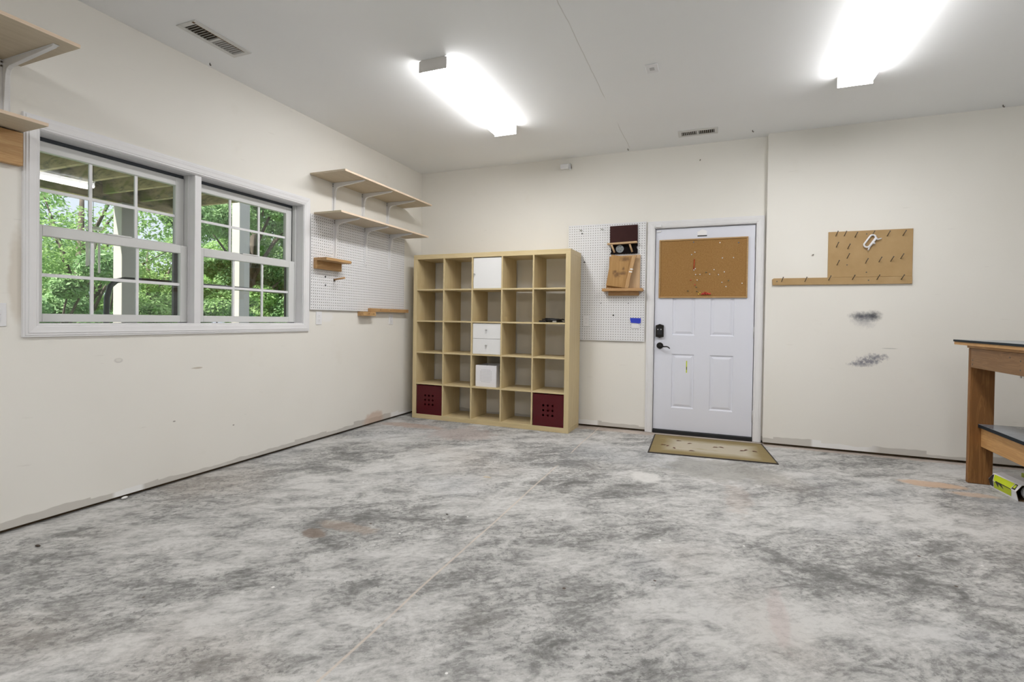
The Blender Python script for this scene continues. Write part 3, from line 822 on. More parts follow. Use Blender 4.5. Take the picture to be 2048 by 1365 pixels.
# small pegboard shelf, dowel peg, rail and block
s = thing('peg_shelf', 'small brown wooden shelf on the left pegboard beside the window', 'shelf', (PLX, 3.69, 1.565))
m = MB(); m.prism([(0, -.16), (.148, -.16), (.148, .165), (.14, .178), (.125, .184), (0, .184)], 'z', .072, .097)
m.build('shelf_board', M['pine_y'], s, .002)
bx('cleat', M['pine_y'], (0, .036, -.16, .168, 0, .0715), s, .002)
p_ = thing('dowel_peg', 'short brown dowel peg sticking out of the left pegboard', 'peg', (PLX, 3.797, 1.486))
MB().tube([(0, 0, 0), (.125, -.003, .014)], .0085, 10).build('dowel', M['pine'], p_)
MB().tube([(.0005, 0, -.004), (.005, 0, -.004)], .013, 8).build('washer', M['nail'], p_)
r = thing('wood_rail', 'long thin wooden rail along the bottom of the left pegboard', 'board', (PLX, 4.64, 1.194))
bx('strip', M['pine_y'], (.0005, .040, -.34, .345, 0, .037), r, .0015)
for y in (-.18, .0, .3): MB().tube([(.040, y, .02), (.0412, y, .02)], .005, 8).build('screw', M['nail'], r)
r = thing('wood_block', 'short thick wooden block under the near end of the rail', 'board', (L, 4.275, 1.150))
bx('block', M['pine_y'], (.0005, .075, -.115, .085, 0, .0435), r, .0015)
for y in (-.03, .05): MB().tube([(.075, y, .022), (.0762, y, .022)], .005, 8).build('screw', M['nail'], r)

# ------------------------------------------------------------------ bookcase 5 x 5
BC = (-3.195, 4.9335); PHI = -.0205
W, D, T, t_ = 1.85, .385, .050, .016
bc = thing('bookcase', 'large birch cube bookcase with five by five compartments in the corner', 'bookcase', (BC[0], BC[1], 0), PHI)
bx('top_panel', M['birch_x'], (0, W, 0, D, W - T, W), bc, .0012)
bx('bottom_panel', M['birch_x'], (0, W, 0, D, 0, T), bc, .0012)
bx('side_panel', M['birch_z'], (0, T, 0, D, T, W - T), bc, .0012)
bx('side_panel', M['birch_z'], (W - T, W, 0, D, T, W - T), bc, .0012)
cell = (W - 2 * T - 4 * t_) / 5
dv = MB().box(0, t_, .002, D - .002, 0, W - 2 * T).build('divider', M['birch_z'], bc, .0008)
dv.location = (T + cell, 0, T)
for i in range(1, 4): copy_part(dv, bc, (T + cell + i * (cell + t_), 0, T))
sh = None
for i in range(5):
    for j in range(4):
        loc = (T + i * (cell + t_), 0, T + cell + j * (cell + t_))
        if sh is None:
            sh = MB().box(0, cell, .002, D - .002, 0, t_).build('shelf', M['birch_x'], bc, .0008); sh.location = loc
        else: copy_part(sh, bc, loc)
def cellpos(col, row):              # row counted from the bottom
    return T + col * (cell + t_), T + row * (cell + t_)
cph, sph = math.cos(PHI), math.sin(PHI)
def inb(x, y, z): return (BC[0] + x * cph - y * sph, BC[1] + x * sph + y * cph, z)
# white door insert, top middle
x, z = cellpos(2, 4)
ins = thing('door_insert', 'white cube door insert in the top middle compartment of the bookcase', 'cabinet insert', inb(x + cell / 2, .01, z + .0005), PHI)
c2 = cell / 2 - .004
m = MB(); m.box(-c2, c2, .018, .35, 0, .010).box(-c2, c2, .018, .35, cell - .014, cell - .004).box(-c2, -c2 + .010, .018, .35, .010, cell - .014).box(c2 - .010, c2, .018, .35, .010, cell - .014).box(-c2 + .01, c2 - .01, .345, .35, .01, cell - .014)
m.build('carcass', M['insert'], ins)
dr = bx('door', M['insert'], (-c2, c2, 0, .016, .001, cell - .010), ins, .0015)
MB().tube([(-c2 + .017, 0, cell * .46), (-c2 + .017, -.014, cell * .46), (-c2 + .017, -.018, cell * .46)], [.004, .005, .009], 12).build('knob', M['steel'], dr)
# white two-drawer insert
x, z = cellpos(2, 2)
ins = thing('drawer_insert', 'white insert with two drawers in the centre compartment of the bookcase', 'cabinet insert', inb(x + cell / 2, .012, z + .0005), PHI)
m = MB(); m.box(-c2, c2, .018, .35, 0, .010).box(-c2, c2, .018, .35, cell - .014, cell - .004).box(-c2, -c2 + .010, .018, .35, .010, cell - .014).box(c2 - .010, c2, .018, .35, .010, cell - .014).box(-c2 + .01, c2 - .01, .345, .35, .01, cell - .014)
m.build('carcass', M['insert'], ins)
for z0, z1 in ((.002, cell / 2 - .003), (cell / 2 - .0005, cell - .007)):
    dr = bx('drawer', M['insert'], (-c2, c2, 0, .016, z0, z1), ins, .0012)
    zz = (z0 + z1) / 2 + .01
    MB().tube([(0, 0, zz), (0, -.014, zz), (0, -.019, zz)], [.004, .005, .010], 12).build('knob', M['steel'], dr)
# white perforated open box
x, z = cellpos(2, 1)
wbx = thing('storage_box', 'white open topped box with perforated front in the middle compartment, second row up', 'box', inb(x + .155, .035, z + .0005), PHI)
m = MB(); hw, hh, dd_ = .124, .232, .29
m.box(-hw, hw, 0, .006, 0, hh).box(-hw, hw, dd_ - .006, dd_, 0, hh).box(-hw, -hw + .006, .006, dd_ - .006, 0, hh).box(hw - .006, hw, .006, dd_ - .006, 0, hh).box(-hw + .006, hw - .006, .006, dd_ - .006, 0, .006)
m.build('box_walls', M['white_box'], wbx, .002)
m = MB()
for i in range(9):
    for j in range(9):
        if (i in (0, 8) and j in (0, 8)): continue
        u, v = -.064 + i * .016, .055 + j * .016
        m.add([(u + .0042 * math.cos(k), -.0006, v + .0042 * math.sin(k)) for k in [q * math.pi / 3 for q in range(6)]], [tuple(range(6))])
tag(m.build('perforation', M['plate_line'], wbx, fix=False), kind='stuff')
# red boxes in the bottom corners
def red_box(col, lab):
    x, z = cellpos(col, 0)
    o = thing('red_bin', lab, 'box', inb(x + cell / 2, .006, z + .0005), PHI)
    a = cell / 2 - .006; h = cell - .012
    N = 3; m = MB()
    # front wall with nine real holes
    hs = [(-.05 + .05 * i, h * .50 + .05 - .05 * j) for i in range(3) for j in range(3)]
    us = [-a, -.075, -.025, .025, .075, a]; vs = [0, h * .5 - .075, h * .5 - .025, h * .5 + .025, h * .5 + .075, h]
    for i in range(5):
        for j in range(5):
            u0, u1, v0, v1 = us[i], us[i + 1], vs[j], vs[j + 1]
            if 1 <= i <= 3 and 1 <= j <= 3:
                cu, cv, r = (u0 + u1) / 2, (v0 + v1) / 2, .0125
                k = len(m.v)
                m.v += [(u0, 0, v0), (u1, 0, v0), (u1, 0, v1), (u0, 0, v1)]
                m.v += [(cu + r * math.cos(q * math.pi / 4 + math.pi * 1.25), yy_, cv + r * math.sin(q * math.pi / 4 + math.pi * 1.25)) for yy_ in (0, .004) for q in range(8)]
                for q in range(4):
                    c0, c1 = k + q, k + (q + 1) % 4
                    p0, p1, p2 = k + 4 + (2 * q) % 8, k + 4 + (2 * q + 1) % 8, k + 4 + (2 * q + 2) % 8
                    for ff in ((c0, p1, p0), (c0, c1, p1), (c1, p2, p1)): m.f.append(ff); m.sm.append(False)
                for q in range(8):
                    m.f.append((k + 4 + q, k + 4 + (q + 1) % 8, k + 12 + (q + 1) % 8, k + 12 + q)); m.sm.append(False)
            else: m.add([(u0, 0, v0), (u1, 0, v0), (u1, 0, v1), (u0, 0, v1)], [(0, 1, 2, 3)])
    m.build('front_wall', M['red'], o, fix=False)
    m = MB(); e = .36
    m.box(-a, -a + .004, .0005, e, 0, h).box(a - .004, a, .0005, e, 0, h).box(-a, a, e, e + .004, 0, h).box(-a + .004, a - .004, .0005, e, 0, .004)
    m.build('bin_shell', M['red'], o)
    return o
red_box(0, 'dark red plastic bin with nine holes in the bottom left compartment of the bookcase')
red_box(4, 'dark red plastic bin with nine holes in the bottom right compartment of the bookcase')
# cables
x, z = cellpos(4, 3)
cb2 = thing('cable_coil', 'tangle of black cables with a silver plug in a right hand bookcase compartment', 'cable', inb(x + .17, .085, z + .0005), PHI)
m = MB(); rr = random.Random(3)
for k in range(4):
    pts = []
    ph = rr.uniform(0, 6); cx = rr.uniform(-.025, .03)
    for q in range(34):
        a = q / 33 * 4 * math.pi + ph
        pts.append((cx + (.095 + .012 * math.sin(a * 1.7 + k)) * math.cos(a), .03 + (.055 + .01 * math.cos(a * 2.3)) * math.sin(a), .006 + .007 * k + .007 * (1 + math.sin(a * 1.3 + k))))
    m.tube(pts, .0040, 6)
m.tube([(.05, .0, .004), (.10, -.02, .004), (.15, -.01, .005)], .0038, 6)
m.build('cord', M['cable'], cb2)
m = MB(); m.box(-.13, -.05, -.03, .01, .0, .020); m.build('adapter', M['cable'], cb2, .004)
m = MB(); m.box(.02, .065, -.045, -.02, 0, .016); m.build('plug', M['steel'], cb2, .004)

# ------------------------------------------------------------------ things hung on the back pegboard
yb2 = PRY - .001
rk = thing('disc_rack', 'dark brown board with a pale ledge and two dowels high on the back pegboard', 'rack', (-.89, yb2, 1.828))
def kp_(x, z): return (x + .89, z - 1.828)
m = MB()
P = [(-1.030, 1.832), (-.752, 1.832), (-.752, 1.876), (-.760, 1.886), (-.760, 1.900), (-.752, 1.908), (-.752, 1.936), (-1.024, 1.936), (-1.024, 1.865), (-1.018, 1.858), (-1.024, 1.850)]
m.prism([kp_(*q) for q in P], 'y', -.018, 0); m.build('lower_back', M['blackboard'], rk)
m = MB(); m.prism([kp_(*q) for q in [(-1.034, 1.936), (-.752, 1.944), (-.755, 2.126), (-1.036, 2.122)]], 'y', -.018, 0); m.build('upper_back', M['brownboard'], rk)
a = kp_(-1.056, 1.930); c = kp_(-.752, 1.951)
m = MB(); m.prism([(a[0], a[1] - .006), (c[0], a[1] + .002), (c[0], c[1] + .001), (a[0], c[1] - .009)], 'y', -.062, -.0182); m.build('ledge', M['pale_ply'], rk, .002)
for x0, x1 in ((-1.012, -.985), (-.826, -.804)):
    p0, p1 = kp_(x0, 1.924), kp_(x1, 1.846)
    MB().tube([(p0[0], -.050, p0[1]), (p1[0], -.022, p1[1])], .010, 10).build('dowel', M['pale_ply'], rk)
dd2 = thing('sanding_disc', 'grey round sanding disc leaning in the dark brown rack', 'disc', (-.93, yb2 - .0215, 1.840))
MB().tube([(0, -.004, .042), (0, 0, .042)], .040, 24, smooth=False).build('disc', M['disc'], dd2)
m = MB()
for k in range(5): m.tube([(.022 * math.cos(k * 1.257), -.0046, .042 + .022 * math.sin(k * 1.257)), (.022 * math.cos(k * 1.257), -.004, .042 + .022 * math.sin(k * 1.257))], .004, 8)
m.build('dust_hole', M['peg_hole'], dd2)
# ledge shelf carrying plywood offcuts
lg = thing('ledge_shelf', 'short wooden ledge low on the back pegboard carrying plywood offcuts', 'shelf', (-.89, yb2, 1.398))
m = MB(); m.prism([(-.205, -.100), (.203, -.100), (.203, 0), (-.205, 0)], 'z', .042, .072); m.build('shelf_board', M['pine'], lg, .003)
bx('cleat', M['pine'], (-.150, .160, -.040, 0, 0, .0415), lg, .003)
def slab(name, lab, poly, y0, y1, lean, mat, cat='board', bev=.002):
    """upright offcut: outline in x,z; foot at y0, leaning so that its top stands at y0+lean"""
    zb = min(q[1] for q in poly); xc = sum(q[0] for q in poly) / len(poly)
    o = thing(name, lab, cat, (xc, yb2 + y0, zb))
    m = MB(); th = y1 - y0
    n = len(poly); h = max(q[1] for q in poly) - zb
    vs = [(x - xc, lean * (z - zb) / h, z - zb) for x, z in poly] + [(x - xc, lean * (z - zb) / h + th, z - zb) for x, z in poly]
    m.add(vs, [tuple(range(n))[::-1], tuple(range(n, 2 * n))] + [(i, (i + 1) % n, n + (i + 1) % n, n + i) for i in range(n)])
    m.build('panel', mat, o, bev)
    return o
slab('plywood_offcut', 'pale pink plywood rectangle at the back of the offcuts on the ledge', [(-.955, 1.4708), (-.722, 1.4708), (-.722, 1.818), (-.955, 1.812)], -.030, -.018, .012, M['pale_ply'])
slab('plywood_offcut', 'tan plywood piece showing behind the left of the front plywood panel', [(-1.064, 1.478), (-.90, 1.4708), (-.88, 1.80), (-1.035, 1.806), (-1.036, 1.66)], -.046, -.033, .013, M['rough_ply'])
slab('plywood_offcut', 'large stained plywood panel tilted at the front of the offcut stack', [(-1.060, 1.502), (-.850, 1.4708), (-.770, 1.800), (-.905, 1.802), (-1.012, 1.822)], -.068, -.054, .018, M['stained_ply'])
o = slab('wood_stick', 'narrow pale stick of wood with white writing leaning in front of plywood', [(-.865, 1.4708), (-.826, 1.4708), (-.818, 1.51), (-.812, 1.57), (-.760, 1.788), (-.752, 1.806), (-.800, 1.802)], -.092, -.074, .024, M['pine_z'])
m = MB()
for q in ((.014, .195), (.004, .168)): m.prism([(q[0] - .024, q[1] - .006), (q[0] + .006, q[1] - .010), (q[0] + .010, q[1] + .001), (q[0] - .020, q[1] + .006)], 'y', .0096, .0112)
m.v = [(x, y + .024 * z / .337 - .0125, z) for x, y, z in m.v]
m.build('chalk_mark', M['pin_white'], o)

# ------------------------------------------------------------------ key board, strip and handle on the offset wall
hb = thing('hook_board', 'square tan hardboard panel with rows of nails on the right hand wall', 'board', (1.235, Y1, 1.549))
bx('panel', M['hardboard'], (-.312, .306, -.012, -.0005, 0, .404), hb, .0015)
def nail_mesh(L_=.050, up=.036, sx=.008):
    return MB().tube([(0, .004, 0), (sx, -L_, up)], .0034, 6).ball((sx, -L_, up), .0052, 6, 4, (1, .4, 1))
nm = None
for x, z in [(.978, 1.913), (1.042, 1.91), (1.123, 1.896), (1.357, 1.895), (1.469, 1.894), (.984, 1.815), (1.07, 1.797), (.992, 1.657), (1.067, 1.713), (1.204, 1.666), (1.302, 1.675), (1.386, 1.677), (1.456, 1.698), (1.247, 1.900)]:
    loc = (x - 1.235, -.012, z - 1.549)
    if nm is None: nm = nail_mesh().build('nail', M['nail'], hb); nm.location = loc
    else: copy_part(nm, hb, loc)
for x, z in ((1.209, 1.922), (1.213, 1.589), (1.068, 1.657)): MB().tube([(x - 1.235, -.0128, z - 1.549), (x - 1.235, -.012, z - 1.549)], .0055, 8).build('screw', M['nail'], hb)
hs = thing('hook_strip', 'long narrow wooden strip with nails below the hardboard panel', 'board', (1.01, Y1, 1.4855))
m = MB(); m.prism([(-.524, 0), (.530, 0), (.530, .062), (-.516, .062), (-.529, .052)], 'y', -.020, -.0005); m.build('strip', M['hardboard'], hs, .0015)
for x, z in [(.558, 1.516), (.745, 1.513), (.93, 1.522), (1.109, 1.525), (1.288, 1.522), (1.461, 1.52)]:
    copy_part(nm, hs, (x - 1.01, -.020, z - 1.4855))
for x in (.52, 1.228): MB().tube([(x - 1.01, -.0208, .033), (x - 1.01, -.020, .033)], .006, 8).build('screw', M['nail'], hs)
# white D-shaped handle on a nail
hd = thing('plastic_handle', 'white plastic D shaped handle hanging on a nail of the hardboard panel', 'handle', (1.229, Y1 - .030, 1.795))
ang = math.radians(-33)
def HP(u, v):
    return (u * math.cos(ang) - v * math.sin(ang), 0, u * math.sin(ang) + v * math.cos(ang) + .062)
HPt = lambda u, v: (-(HP(u, v)[0]) * 1.0, 0, HP(u, v)[2])
ring = []
for k in range(25):
    a = 2 * math.pi * k / 24
    u = .022 * math.cos(a); v = (.036 if math.sin(a) > 0 else -.036) + .022 * math.sin(a)
    ring.append(HP(u, v))
# tilted to the right at the top
ring = [(x * -1 * -1, y, z) for x, y, z in ring]
MB().tube(ring, .0075, 8, caps=False).build('loop', M['spray_white'], hd)
m = MB(); m.tube([HP(.022, .045), HP(.040, .040), HP(.060, .062)], [.008, .006, .005], 8)
m.tube([HP(.022, -.035), HP(.030, -.055), HP(.034, -.072)], [.008, .006, .006], 8)
m.tube([HP(.024, .0), HP(.045, .002)], [.010, .007], 8); m.tube([HP(.024, -.05), HP(.026, .05)], .009, 8)
m.build('latch_arm', M['spray_white'], hd)

# ------------------------------------------------------------------ ceiling fittings
def fixture(lab, xc, y0, y1):
    yc = (y0 + y1) / 2; ln = (y1 - y0) / 2
    o = thing('ceiling_lamp', lab, 'ceiling light', (xc, yc, H))
    bx('housing', M['fixture'], (-.085, .085, -ln + .004, ln - .004, -.014, -.0005), o)
    half = [(.091, -.0145), (.095, -.022), (.105, -.058), (.100, -.070), (.086, -.077), (0, -.079)]
    poly = half + [(-x, z) for x, z in half[-2::-1]]
    m = MB(); k = 0
    n = len(poly)
    for yy in (-ln + .004, ln - .004): m.v += [(x, yy, z) for x, z in poly]
    for i in range(n - 1): m.f.append((i, i + 1, n + i + 1, n + i)); m.sm.append(True)
    m.build('lens', M['lens'], o, fix=True)
    for s in (-1, 1):
        m = MB(); q = half + [(-x, z) for x, z in half[-2::-1]]
        q = [(-.107, -.0815), (.107, -.0815), (.107, -.006), (.09, -.0005), (-.09, -.0005), (-.107, -.006)]
        y_a, y_b = (s * ln - s * .004, s * ln + s * .002)
        m.prism(q, 'y', min(y_a, y_b), max(y_a, y_b)); m.build('end_cap', M['fixture'], o, .001)
    return o
fixture('long lit ceiling lamp on the left half of the ceiling above the bookcase', -1.803, 2.985, 4.268)
fixture('long lit ceiling lamp at the top right of the picture', .882, 2.925, 4.212)
fixture('unseen long ceiling lamp added behind the viewer on the left', -1.803, -1.30, -.02)  # out of sight, added as extra room light
fixture('unseen long ceiling lamp added behind the viewer on the right', .882, -1.30, -.02)  # second added lamp, also out of sight

def register(lab, loc, rz, w=.345, h=.155, rust=False):
    o = thing('ceiling_vent', lab, 'vent', loc, rz)
    m = MB(); a, b = w / 2, h / 2; iu, iv = a - .03, b - .033
    m.box(-a, a, -b, -iv, -.006, -.0005).box(-a, a, iv, b, -.006, -.0005).box(-a, -iu, -iv, iv, -.006, -.0005).box(iu, a, -iv, iv, -.006, -.0005).box(-.010, .010, -iv, iv, -.006, -.0005)
    m.build('frame', M['vent'], o, .0015)
    bx('duct', M['vent_dark'], (-iu, iu, -iv, iv, -.0009, -.0003), o)
    sl = None
    for side in (-1, 1):
        for i in range(8):
            x = side * (.010 + (iu - .010) * (i + .5) / 8)
            tilt = .55 if side < 0 else -.35
            if sl is None:
                sl = MB().box(-.0008, .0008, -iv, iv, -.0045, .0045).build('slat', M['vent'], o)
                s_ = sl
            else: s_ = copy_part(sl, o)
            s_.location = (x, 0, -.0048); s_.rotation_euler = (0, tilt, 0)
    if rust: bx('rust_edge', M['rust'], (-iu, iu, -iv - .003, -iv + .003, -.0066, -.006), o); bx('rust_edge', M['rust'], (-a + .005, -a + .02, -b + .02, -b + .035, -.0066, -.006), o)
    return o
register('white ceiling register in front of the offset wall corner above the door', (-.180, 4.992, H), 0.0)
register('rust stained ceiling register beside the left wall near the picture top', (-2.985, 2.30, H), math.pi / 2, .40, .165, True)
o = thing('ceiling_socket', 'square white outlet plate alone on the ceiling right of centre', 'outlet', (-.437, 3.627, H))
bx('cover_plate', M['plate'], (-.042, .042, -.06, .06, -.007, -.0005), o, .002)
bx('socket_face', M['plate_line'], (-.016, .016, -.02, .022, -.0085, -.007), o, .002)
o = thing('motion_sensor', 'small white sensor box at the top of the back wall', 'sensor', (-1.532, B, 2.765))
bx('sensor_body', M['plate'], (-.055, .042, -.045, -.0005, .005, .058), o, .006)
bx('sensor_bracket', M['plate'], (.043, .058, -.03, -.0005, -.004, .06), o, .003)
m = MB().tube([(.05, -.028, .062), (.06, -.025, .045), (.062, -.01, .01)], .003, 6); m.build('sensor_wire', M['nail'], o)
for loc, lab in (((-.857, 5.235, H), 'dark screw hook in the ceiling above the back pegboard'), ((.285, 5.11, H), 'dark screw hook in the ceiling just left of the wall corner'),
                 ((-3.30, 2.50, H), 'dark screw hook in the ceiling beside the left wall'), ((2.09, 5.19, H), 'screw hook in the ceiling at the far right edge')):
    o = MB().tube([(0, 0, 0), (0, 0, -.012), (.008, 0, -.018), (.010, 0, -.012)], .0035, 6).build('ceiling_hook', M['nail']); o.location = loc; tag(o, lab, 'hook')
o = MB().tube([(0, 0, 0), (.004, -.02, .002)], .004, 6).build('wall_nail', M['nail']); o.location = (-.167, B, 2.730); tag(o, 'single nail high on the back wall above the door', 'nail')
o = MB().tube([(0, 0, 0), (.004, -.02, .002)], .004, 6).build('wall_nail', M['nail']); o.location = (.805, Y1, 1.755); tag(o, 'single nail in the wall right of the door casing', 'nail')

# ------------------------------------------------------------------ doormat and litter
mat = thing('doormat', 'worn olive and tan doormat with dark binding in front of the door', 'doormat', (-.05, 4.90, 0))
Q = [(-.545, 5.232), (.424, 5.240), (.492, 4.552), (-.522, 4.486)]
Q = [(x + .05, y - 4.90) for x, y in Q]
def inset(Q, k):
    cx = sum(q[0] for q in Q) / 4; cy = sum(q[1] for q in Q) / 4
    return [(cx + (x - cx) * (1 - k / abs(x - cx)), cy + (y - cy) * (1 - k / abs(y - cy))) for x, y in Q]
MB().prism(inset(Q, .012), 'z', .001, .008).build('mat_field', M['mat'], mat)
Qi = inset(Q, .012)
m = MB()
for i in range(4):
    j = (i + 1) % 4
    m.add([(*Q[i], .0005), (*Q[j], .0005), (*Qi[j], .0005), (*Qi[i], .0005), (*Q[i], .0075), (*Q[j], .0075), (*Qi[j], .0085), (*Qi[i], .0085)],
          [(0, 1, 5, 4), (4, 5, 6, 7), (2, 3, 7, 6), (0, 3, 2, 1)])
m.build('binding', M['mat_edge'], mat)
lf = None
for px, py, a in [(-.42, 4.80, .2), (-.38, 4.78, 1.2), (-.32, 4.72, 2.0), (-.30, 5.02, .1), (-.20, 4.95, .6), (-.17, 4.68, .1), (.02, 4.90, .3), (.07, 4.92, -.4), (.24, 4.87, .3), (.27, 4.91, 1), (.34, 4.89, -.3)]:
    if lf is None:
        lf = MB().add([(-.026, 0, .0), (-.008, .008, .004), (.012, .007, .003), (.028, 0, .001), (.012, -.007, .003), (-.008, -.008, .004), (0, 0, .0015)], [(6, 0, 1), (6, 1, 2), (6, 2, 3), (6, 3, 4), (6, 4, 5), (6, 5, 0)]).build('dry_leaf', M['leaf_dry'])
        o = lf
    else: o = lf.copy(); COL.objects.link(o)
    o.location = (px, py, .0085); o.rotation_euler = (0, 0, a); tag(o, 'small brown dry leaf lying on the doormat', 'leaf', 'dry leaves on the doormat')
for loc, s, lab in (((-3.03, 1.415, .0), 1.0, 'small dark chip on the concrete near the left wall'), ((-1.42, 2.57, 0), .5, 'tiny dark chip on the concrete in the middle of the floor')):
    o = MB().ball((0, 0, .004 * s), .012 * s, 7, 4, (1.5, .7, .35)).build('dark_chip', M['chip']); o.location = loc; tag(o, lab, 'debris')
o = MB().ball((0, 0, .008), .014, 8, 5, (.7, 1.4, .6)).build('putty_lump', M['putty']); o.location = (L + .016, 1.985, .002); tag(o, 'white lump of putty in the gap under the left wall', 'debris')

# ------------------------------------------------------------------ workbench
BX, BY = 1.712, 4.612
wbh = thing('workbench', 'wooden workbench with dark laminate top and lower shelf at the right edge', 'workbench', (BX, BY, 0))
LEN = 2.30; WID = .66
for x, y in ((0, 0), (WID - .14, 0), (0, -LEN), (WID - .14, -LEN)):
    bx('leg', M['cedar_z'], (x, x + .140, y, y + .038, 0, .975), wbh, .004)
bx('apron', M['cedar_y'], (0, .038, -LEN + .038, -.0005, .836, .974), wbh, .002)
bx('apron', M['cedar_y'], (WID - .038, WID, -LEN + .038, -.0005, .836, .974), wbh, .002)
bx('top_batten', M['fir_y'], (-.006, WID, -LEN - .04, .045, .9755, .9965), wbh, .002)
bx('top_board', M['fir_y'], (-.077, WID + .02, -LEN - .10, .060, .997, 1.0185), wbh, .002)
tp = bx('top_sheet', M['tread'], (-.080, WID + .02, -LEN - .10, .062, 1.019, 1.0335), wbh, .001)
bx('edge_band', M['laminate_edge'], (-.0815, -.0802, -LEN - .10, .062, 1.019, 1.0335), wbh)
bx('shelf_apron', M['fir_y'], (.068, .106, -LEN + .039, -.001, .270, .408), wbh, .002)
bx('shelf_apron', M['fir_y'], (WID - .106, WID - .068, -LEN + .039, -.001, .270, .408), wbh, .002)
bx('lower_shelf', M['tread'], (.051, WID - .05, -LEN + .04, -.002, .4085, .432), wbh, .001)
bx('edge_band', M['laminate_edge'], (.0495, .0508, -LEN + .04, -.002, .4085, .430), wbh)
for y, z in ((-.03, .89), (-.03, .86), (-.52, .94), (-.64, .925), (-.64, .87)): MB().tube([(-.001, y, z), (.0005, y, z)], .006, 8).build('screw', M['nail'], wbh)
for y in (-.62, -.66): MB().tube([(.012, y, .836), (.012, y, .822)], .005, 8).build('bolt', M['steel'], wbh)

# boxes under it
import itertools
def carton(name, lab, loc, rz, w, l, h, tilt=0.0):
    return thing(name, lab, 'box', loc, rot=(tilt, 0, rz))
bx1 = thing('crushed_carton', 'white and lime carton lying open ended on the floor beside the bench leg', 'box', (1.897, 4.409, .001), rz=.088)
w2, l2, h2 = .082, .145, .115
m = MB()
sec = [(-w2 + .014, 0), (w2 - .008, 0), (w2, .05), (w2 - .012, h2 - .008), (-.01, h2), (-w2 + .03, h2 - .012), (-w2, .062)]
n = len(sec)
for y in (-l2, l2): m.v += [(x, y, z) for x, z in sec]
for i in range(n): m.f.append((i, (i + 1) % n, n + (i + 1) % n, n + i)); m.sm.append(False)
m.f.append(tuple(range(n, 2 * n))); m.sm.append(False)
m.build('carton_shell', M['spray_white'], bx1)
m = MB(); sec2 = [(x * .965, z * .965 + .002) for x, z in sec]
for y in (-l2 - .0005, l2 - .004): m.v += [(x, y, z) for x, z in sec2]
for i in range(n): m.f.append((i, (i + 1) % n, n + (i + 1) % n, n + i)); m.sm.append(False)
m.f.append(tuple(range(n, 2 * n))); m.sm.append(False)
m.build('carton_lining', M['carton'], bx1, fix=True)
MB().tube([(.01, -l2 + .012, .054), (.01, -l2 + .03, .054)], [.050, .050], 20, smooth=False).build('roll_end', M['spray_white'], bx1)
MB().tube([(.004, -l2 + .0105, .052), (.004, -l2 + .012, .052)], .005, 8).build('roll_hole', M['label_black'], bx1)
m = MB(); m.add([(.020, -l2 + .011, .050), (.045, -l2 + .011, .066), (.045, -l2 + .011, .036)], [(0, 1, 2)]); m.build('roll_print', M['label_black'], bx1, fix=False)
# label patches on the left slanted faces
def onface(u, v, off=.0008):
    # u along length 0..1, v from 0 (bottom) to 1 (edge) on the lower-left face, 1..2 on the upper-left face
    if v <= 1: a, b = sec[0], sec[6]; k = v
    else: a, b = sec[6], sec[5]; k = v - 1
    nx, nz = -(b[1] - a[1]), (b[0] - a[0]); ln = math.hypot(nx, nz); nx, nz = nx / ln, nz / ln
    return (a[0] + (b[0] - a[0]) * k + nx * off, -l2 + 2 * l2 * u, a[1] + (b[1] - a[1]) * k + nz * off)
def patch(name, mat, uv, off=.0008):
    return MB().add([onface(u, v, off) for u, v in uv], [tuple(range(len(uv)))]).build(name, mat, bx1, fix=False)
patch('lime_label', M['lime'], [(.20, 1.05), (.82, 1.05), (.94, 1.88), (.20, 1.88)])
patch('lime_label', M['lime'], [(.22, .20), (.85, .20), (.80, .98), (.16, .98)])
patch('label_print', M['label_black'], [(.86, .30), (.99, .30), (.99, 1.0), (.82, 1.0)], .0012)
patch('label_print', M['label_black'], [(.83, 1.0), (.99, 1.0), (.99, 1.7), (.95, 1.85)], .0012)
patch('label_print', M['label_black'], [(.16, .98), (.50, .98), (.46, .55), (.62, .90), (.66, .45), (.74, .98), (.74, 1.12), (.16, 1.04)], .0014)
patch('label_print', M['label_black'], [(.05, 1.1), (.18, 1.1), (.18, 1.9), (.09, 1.9)], .0012)
patch('label_dot', M['lime'], [(.09, 1.3), (.16, 1.3), (.16, 1.75), (.10, 1.75)], .0018)
bx2 = thing('lime_carton', 'lime green carton with black print lying behind the white one under the bench', 'box', (2.215, 4.70, .001), rz=.08)
bx('carton_body', M['lime_dark'], (-.14, .14, -.07, .07, 0, .078), bx2, .003)
bx('carton_print', M['label_black'], (-.125, .03, -.0706, -.0702, .015, .065), bx2)
bx('carton_print', M['label_black'], (-.125, .03, -.058, .04, .0782, .0786), bx2)

# ------------------------------------------------------------------ outdoors
g = MB(); ny = 14
for i in range(ny + 1):
    for j in range(ny + 1):
        x = L - .17 - 40 * i / ny; y = -12 + 46 * j / ny
        g.v.append((x, y, -.18 - .02 * max(0, -x - 7) + .35 * math.sin(x * .35) * math.sin(y * .27 + 1) * min(1, max(0, (-x - 6) / 5))))
for i in range(ny):
    for j in range(ny):
        k = i * (ny + 1) + j; g.f.append((k, k + 1, k + ny + 2, k + ny + 1)); g.sm.append(True)
struct(g.build('ground', M['grass']))

